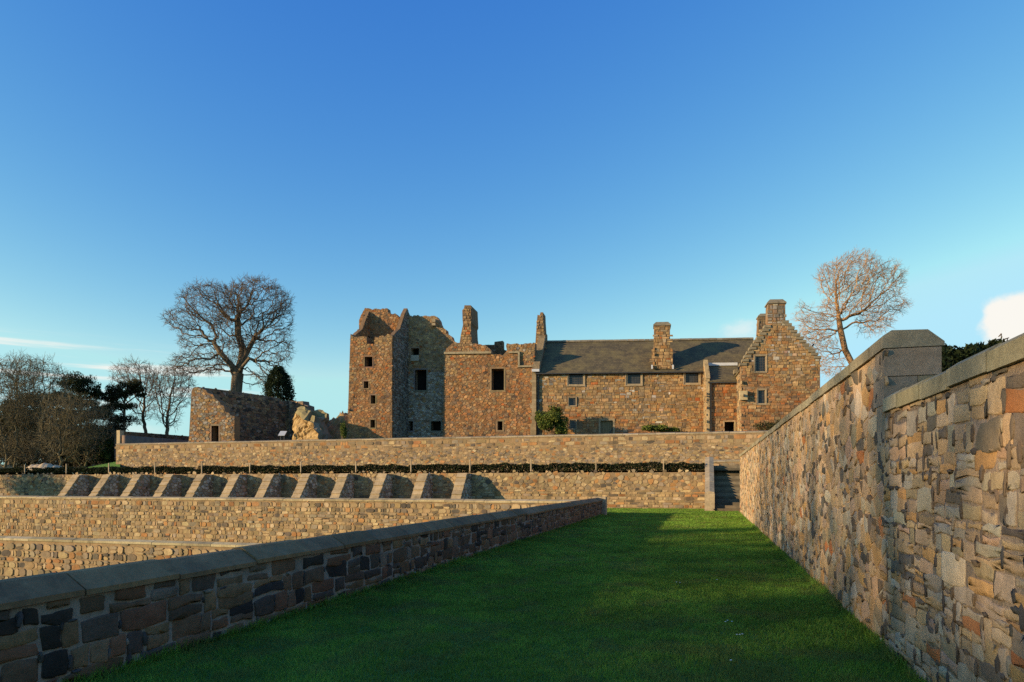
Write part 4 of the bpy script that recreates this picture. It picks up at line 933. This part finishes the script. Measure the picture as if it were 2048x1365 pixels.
pine(20, 930, [(10, 842, 44, 28), (55, 850, 40, 26), (95, 855, 36, 24)], 82, 'low dark pine at the left edge behind the tangle', n=12000)
pine(-829, 1010, [(-829, 834, 78, 62), (-850, 880, 60, 30)], 45.4, 'dark pine outside the left of the view that shades the end of the buttressed wall', n=5000)
# cypress-like conifer behind the ruin
b = at(557, 880, 79); cf = thing('conifer_tree', tuple(b), 'dense dark green conical conifer behind the shaded ruin wall', 'tree'); V, F = segs(np.array([b]), np.array([at(557, 745, 79)]), np.array([.3]), np.array([.06]), 7); np_obj('trunk', V, F, M_BARK, cf)
pts = []; s = 79 / FPX
for _ in range(900):
    k = nrng.random() ** .8; zz = at(557, 850, 79).z + (at(557, 737, 79).z - at(557, 850, 79).z) * k; rr_ = s * 28 * (1 - k ** 2.2) ** .6 * nrng.uniform(.72, 1.08) + .1; a = nrng.random() * math.tau; e = nrng.uniform(.85, 1.25); pts.append(ball(14, (b.x + math.cos(a) * rr_ * e, b.y + math.sin(a) * rr_ * e, zz + .5 * (e - 1)), (.2, .2, .42)))
V, F, c_ = leaf_cloud(np.concatenate(pts), .17, DGREEN, 0, .25); np_obj('crown', V, F, M_LEAF, cf, c_)
def shrub(name, blobs, n, size, cols, label, cat='shrub', group=None, asp=.5, stems=True):
    c0 = blobs[0][0]; zb = min(b_[0][2] - b_[1][2] for b_ in blobs)
    t = thing(name, (c0[0], c0[1], zb), label, cat, group); tot = sum(b_[2] for b_ in blobs); pts = []
    for b_ in blobs:
        for _ in range(max(3, int(44 * b_[2] / tot) + 4)):
            q = ball(1, b_[0], np.array(b_[1]) * .85, .2)[0]; pts.append(ball(max(3, int(n / 50)), q, np.array(b_[1]) * .40))
    P_ = np.concatenate(pts); P_[:, 2] = np.maximum(P_[:, 2], zb); V, F, c_ = leaf_cloud(P_, size, cols, 0, asp); np_obj('foliage', V, F, M_LEAF, t, c_)
    k = 14; A = np.tile(np.array([[c0[0], c0[1], zb - .3]]), (k, 1)) + nrng.normal(size=(k, 3)) * np.array([.12, .12, 0]); B = np.stack([ball(1, blobs[i % len(blobs)][0], np.array(blobs[i % len(blobs)][1]) * .8)[0] for i in range(k)])
    V, F = segs(A, B, np.full(k, .03), np.full(k, .012), 4); np_obj('stems', V, F, M_BARK, t); return t
shrub('house_shrub', [eb(1105, 838, 60.5, 30, 24, 22), eb(1090, 840, 60.5, 22, 22, 18), eb(1125, 850, 60.5, 18, 24, 16)], 9000, .085, OLIVE, 'rounded bright green shrub against the roofed range, shading its small window')
shrub('low_shrub', [eb(1315, 857, 60.5, 26, 7, 14), eb(1300, 857, 60.5, 16, 7, 12), eb(1340, 860, 60.5, 20, 5, 10)], 3500, .08, OLIVE, 'low flat green shrub at the foot of the roofed range')
shrub('wing_shrub', [eb(1535, 855, 54.5, 26, 12, 14), eb(1560, 850, 54.5, 16, 10, 12)], 1800, .07, [(.08, .07, .03), (.06, .06, .025)], 'thin brownish shrub at the foot of the gabled wing')
shrub('tower_shrub', [eb(687, 862, 58.5, 7, 18, 8)], 1500, .07, OLIVE, 'small upright green shrub at the left foot of the tower')
shrub('ivy_shrub', [eb(205, 895, 68, 14, 30, 12), eb(190, 905, 69, 14, 26, 12), eb(215, 880, 70, 10, 20, 10), eb(216, 905, 67, 16, 24, 12)], 5000, .13, GREEN, 'ivy-green bushy shrub left of the pale end pier')
shrub('thicket_shrub', [eb(60, 890, 84, 60, 50, 20), eb(0, 895, 84, 60, 48, 20)], 16000, .16, [(.05, .04, .02), (.035, .032, .014), (.06, .048, .028), (.025, .025, .012)], 'broad brown undergrowth behind the stems at the left edge')
shrub('thicket_shrub', [eb(180, 895, 85, 50, 44, 20), eb(215, 900, 85, 40, 36, 20), eb(130, 890, 85, 50, 44, 20)], 16000, .16, [(.04, .035, .018), (.03, .03, .012), (.05, .04, .024), (.022, .024, .01)], 'dense dark undergrowth behind the pines, left of the upper terrace wall')
shrub('thicket_shrub', [eb(150, 905, 73, 30, 30, 20), eb(100, 910, 74, 30, 28, 20), eb(40, 905, 74, 40, 34, 20)], 12000, .14, [(.05, .045, .02), (.03, .035, .012), (.06, .05, .028), (.02, .022, .01)], 'dark brown undergrowth filling the foot of the thicket')
shrub('thicket_shrub', [eb(175, 880, 76, 34, 30, 20), eb(230, 885, 77, 24, 24, 20), eb(125, 870, 77, 34, 30, 20)], 12000, .15, DGREEN, 'dark evergreen undergrowth beneath the round-headed pine')
# evergreen shrub behind the near wall
shrub('evergreen_shrub', [eb(1925, 742, 9.0, 75, 55, 50), eb(1880, 750, 9.0, 40, 58, 40), eb(1985, 735, 9.0, 60, 50, 40), eb(1900, 760, 9, 60, 60, 40)], 24000, .045, DGREEN, 'dark evergreen shrub showing above the nearest garden wall', asp=.35)
sp = bpy.data.objects['evergreen_shrub']
for pts in (((1878, 720), (1880, 705), (1886, 686), (1884, 680)), ((1876, 715), (1875, 708), (1868, 690)), ((2001, 715), (2001, 700), (2003, 668), (1997, 674)), ((2008, 700), (2006, 680), (2018, 676)), ((1955, 700), (1956, 685)), ((1972, 700), (1978, 686))):
    Q = np.array([list(at(x, y, 9)) for x, y in pts]); n = len(Q) - 1
    V, F = segs(Q[:-1], Q[1:], np.full(n, .010), np.full(n, .006), 4); np_obj('sprig', V, F, M_TWIG, sp)

# tall bare trees far to the left, towards the sun: their twigs veil the near lawn and wall
for i, sp_ in enumerate((-6, 4, 14)):
    lab = ('leftmost', 'middle', 'rightmost')[i]
    cx_, cy_ = -.94 * 72 - .34 * sp_, -.34 * 72 + .94 * sp_
    bare_tree('shade_tree', [(cx_, cy_, -4.2), (cx_, cy_, 2), (cx_, cy_, 8)], [((cx_, cy_, 15.5), (6.5, 6.5, 5.5), 1)], 1600, .5, lab + ' of the tall bare trees beyond the lowest terrace, outside the view', 'tall bare trees beyond the lowest terrace', .03, 2.2, (4, 1.0, (.008, .007, .007)[i]), None, 3.0, .6, .3, shell=.0)

for i, (sp_, tz) in enumerate(((-9, 14.2), (-2, 15.3), (5, 15.9), (12, 17.0), (19, 17.4))):  # unseen evergreens added to shade the near lawn, heights set by the sun
    lab = ('most southerly', 'second', 'third', 'fourth', 'most northerly')[i]
    cx_, cy_ = -.94 * 70 - .34 * sp_, -.34 * 70 + .94 * sp_; t = thing('shade_evergreen', (cx_, cy_, -4.2), lab + ' of the evergreens added beyond the lowest terrace to shade the lawn, outside the view', 'tree', 'added evergreens shading the near lawn')
    V, F = segs(np.array([[cx_, cy_, -4.3]]), np.array([[cx_, cy_, tz - 2]]), np.array([.3]), np.array([.1]), 7); np_obj('trunk', V, F, M_BARK, t)
    pts = [ball(60, ball(1, (cx_, cy_, tz - 6.6), (3.2, 4.4, 6.0))[0], (.9, .9, .7)) for _ in range(170)]
    V, F, c_ = leaf_cloud(np.concatenate(pts), .24, DGREEN, 0, .4); np_obj('crown', V, F, M_LEAF, t, c_)

# hedge along the top of the buttressed wall, with its posts
hp = []; xs = np.arange(-60, L.hit(1406, 930, YA + .8)[0], .10)
for x in xs:
    hgt = .50 + .07 * nz(x * .8) + .06 * nz(x * 2.3, 1); gapf = 1 if nz(x * .47, 3) > -.8 else .55
    m = int(80 * gapf); q = nrng.random((m, 3)); pos = [L.p(x + a * .12, YA + .55 + b * .55, 2.28 + hgt * gapf * c ** .8) for a, b, c in q]; hp += [tuple(v) for v in pos]
V, F, c_ = leaf_cloud(np.array(hp), .06, [(.016, .026, .008), (.024, .036, .010), (.032, .032, .014), (.010, .015, .006)], 0, .5)
hd_ = np_obj('hedge', V, F, M_LEAF, None, c_); tag(hd_, 'long low dark hedge along the top of the buttressed wall', 'hedge')
plabs = {50: 'first post from the left edge in the dark shaded hedge', 133: 'post in the shaded hedge just above the first buttress', 218: 'post just left of the upper wall end', 310: 'post in the hedge below the return wall', 404: 'post in the hedge below the lit ruin gable', 500: 'post in the hedge below the dark ruin wall', 602: 'post in the hedge below the fallen masonry', 712: 'post in the hedge below the tower', 822: 'post in the hedge below the recessed castle wall', 940: 'post in the hedge above the last buttress', 1062: 'post in the hedge below the hall and range join', 1192: 'post in the hedge above the parapet end pier', 1327: 'hedge post nearest the stone stair'}
for px, lab in plabs.items():
    x, _ = L.hit(px, 935, YA + .45); mb = MB(); k = rnd.uniform(.028, .038); zt_ = 3.02 + rnd.uniform(-.08, .1)
    mb.box(L, x - k, x + k, YA + .40, YA + .40 + 2 * k, 2.1, zt_, (0, 0, 0, 1)); b4 = [L.p(x - k, YA + .40, zt_), L.p(x + k, YA + .40, zt_), L.p(x + k, YA + .4 + 2 * k, zt_), L.p(x - k, YA + .4 + 2 * k, zt_)]
    mb.prism(b4, [v * .5 + L.p(x, YA + .4 + k, zt_) * .5 + UP * .05 for v in b4], (0, 0, 0, 1))
    o = part('fence_post', mb, M_WOOD); tag(o, 'thin wooden ' + lab, 'post', 'posts in the hedge')
# pale mound and grass bank left of the upper wall
mb = MB(); A0 = at(90, 934, 60); n = 22; vs, cs = [], []
for j in range(n + 1):
    for i in range(n * 2 + 1):
        x, y = (i / n - 1) * 2.1, (j / n - .5) * 2.4; z = 2.3 + .95 * max(0, 1 - (x / 2.1) ** 2 - (y / 1.3) ** 2) ** .6 * (1 + .12 * nz(x * 3 + y, 1)); vs.append(Vector((A0.x + x, A0.y + y, z))); k = rnd.uniform(.8, 1.1); cs.append((.56 * k, .43 * k, .27 * k, 1))
m_ = 2 * n + 1; mb.add(vs, [(j * m_ + i, j * m_ + i + 1, (j + 1) * m_ + i + 1, (j + 1) * m_ + i) for j in range(n) for i in range(2 * n)], cs)
o = part('pale_mound', mb, M_FAR, None, True); tag(o, 'pale sunlit mound of earth low behind the bare branches at the left', 'mound')
mb = MB(); n = 14; vs = []
for j in range(n + 1):
    for i in range(n + 1): u, v = i / n, j / n; p = at(135 + 105 * u, 938, 60 + 6 * v); vs.append(Vector((p.x, p.y, 2.5 + (1.2 * u ** .8) * (1 - (1 - v) ** 2))))
mb.add(vs, [(j * (n + 1) + i, j * (n + 1) + i + 1, (j + 1) * (n + 1) + i + 1, (j + 1) * (n + 1) + i) for j in range(n) for i in range(n)], (.1, .1, .1, 1)); structure(part('grass_bank', mb, M_LAWN, None, True), 'green grass bank at the end of the upper terrace wall')
# bird on the crow steps
bd = thing('bird', at(1626.5, 692, 55.6), 'small dark bird perched on the right crow steps of the gabled wing', 'bird')
A = np.array([list(at(1625.2, 692, 55.6)), list(at(1627.2, 689.5, 55.6)), list(at(1625.2, 692, 55.6)), list(at(1626, 692, 55.6))]); B = np.array([list(at(1627.2, 689.5, 55.6)), list(at(1628.4, 688.4, 55.6)), list(at(1624, 694.2, 55.6)), list(at(1626, 694, 55.6))])
V, F = segs(A, B, np.array([.06, .07, .05, .015]), np.array([.075, .03, .02, .015]), 6); np_obj('body', V, F, M_PIPE, bd)

# ---------------------------------------------------------------- grass blades and daisies
def blades(n, x0, x1, y0, y1, hgt, wid):
    xs_, ys_ = nrng.uniform(x0, x1, n), nrng.uniform(y0, y1, n)
    P_ = np.outer(xs_, np.array(L.ex)) + np.outer(ys_, np.array(L.ey)); a = nrng.uniform(0, math.tau, n)
    def vn(c, sd):      # smooth value noise with cell size c
        t = np.random.default_rng(sd).random((64, 512)); gx, gy = (xs_ + 40) / c, (ys_ + 10) / c; ix, iy = gx.astype(int), gy.astype(int); fx, fy = gx - ix, gy - iy
        fx, fy = fx * fx * (3 - 2 * fx), fy * fy * (3 - 2 * fy); q = lambda i, j: t[i % 64, j % 512]
        return (q(ix, iy) * (1 - fx) + q(ix + 1, iy) * fx) * (1 - fy) + (q(ix, iy + 1) * (1 - fx) + q(ix + 1, iy + 1) * fx) * fy
    tuft = .5 * vn(.16, 1) + .3 * vn(.5, 2) + .2 * vn(1.6, 3)
    h = hgt * nrng.uniform(.6, 1.2, n) * (.35 + 1.35 * tuft)
    s = np.stack([np.cos(a), np.sin(a), np.zeros(n)], 1) * wid; ln_ = nrng.normal(size=(n, 3)) * .5; ln_[:, 2] = 0
    V = np.stack([P_ - s, P_ + s, P_ + np.array([0, 0, 1.]) * h[:, None] + ln_ * h[:, None]], 1)
    cl0 = np.array([(.19, .37, .05), (.22, .39, .052), (.26, .39, .06), (.15, .28, .035), (.30, .32, .08)])[nrng.choice(5, n, p=[.3, .3, .17, .18, .05])]
    patch = .82 + .3 * np.clip(np.sin(xs_ * 2.1 + 1.3 * np.sin(ys_ * 1.1)) * np.sin(ys_ * 1.9 + np.sin(xs_ * 1.7)), -1, 1) * .5
    cl0 = cl0 * (patch * (.55 + .9 * tuft) * nrng.uniform(.8, 1.2, n))[:, None]; dry = np.clip((vn(.3, 7) * .6 + vn(1.1, 8) * .4 - .60) * 4, 0, .35)[:, None]; cl0 = cl0 * (1 - dry) + np.array((.20, .16, .07)) * dry
    return V.reshape(-1, 3), np.repeat(np.c_[cl0, np.ones(n)], 3, 0)
Vs, Cs = [], []
for (n, y0, y1, h, w) in ((110000, 3.8, 7.5, .040, .0035), (110000, 7.5, 12, .042, .005), (90000, 12, 20, .045, .008), (60000, 20, 31, .05, .013), (30000, 31, 41.4, .055, .02)):
    v, c = blades(n, XL, XR, y0, y1, h, w); Vs.append(v); Cs.append(c)
v, c = blades(12000, -22, XL, YB + .6, YA, .055, .025); Vs.append(v); Cs.append(c)
for x0, x1 in ((XL, XL + .10), (XR - .10, XR)):
    v, c = blades(9000, x0, x1, 3.5, 36, .10, .006); Vs.append(v); Cs.append(c)
V = np.concatenate(Vs); go = np_obj('lawn_grass', V, np.arange(len(V)).reshape(-1, 3), M_BLADE, None, np.concatenate(Cs)); tag(go, 'short green blades of the mown lawn', 'grass', None, 'stuff')
mb = MB()
for px, py in ((1455, 1250), (1474, 1279), (1480, 1279), (1485, 1278), (1451, 1253), (1353, 1171), (1360, 1172), (1464, 1252), (1462, 1332), (1434, 1166)):
    d = EYE * FPX / (py - HY); c0 = at(px, py, d) + UP * .05; r_ = .012
    mb.add([c0 + Vector((math.cos(t) * r_, math.sin(t) * r_, .0)) for t in [i * math.tau / 8 for i in range(8)]] + [c0 + UP * .006], [(i, (i + 1) % 8, 8) for i in range(8)], (.8, .8, .76, 1))
o = part('daisies', mb, M_LEAF); tag(o, 'scattered tiny white daisies in the lawn', 'flowers', None, 'stuff')
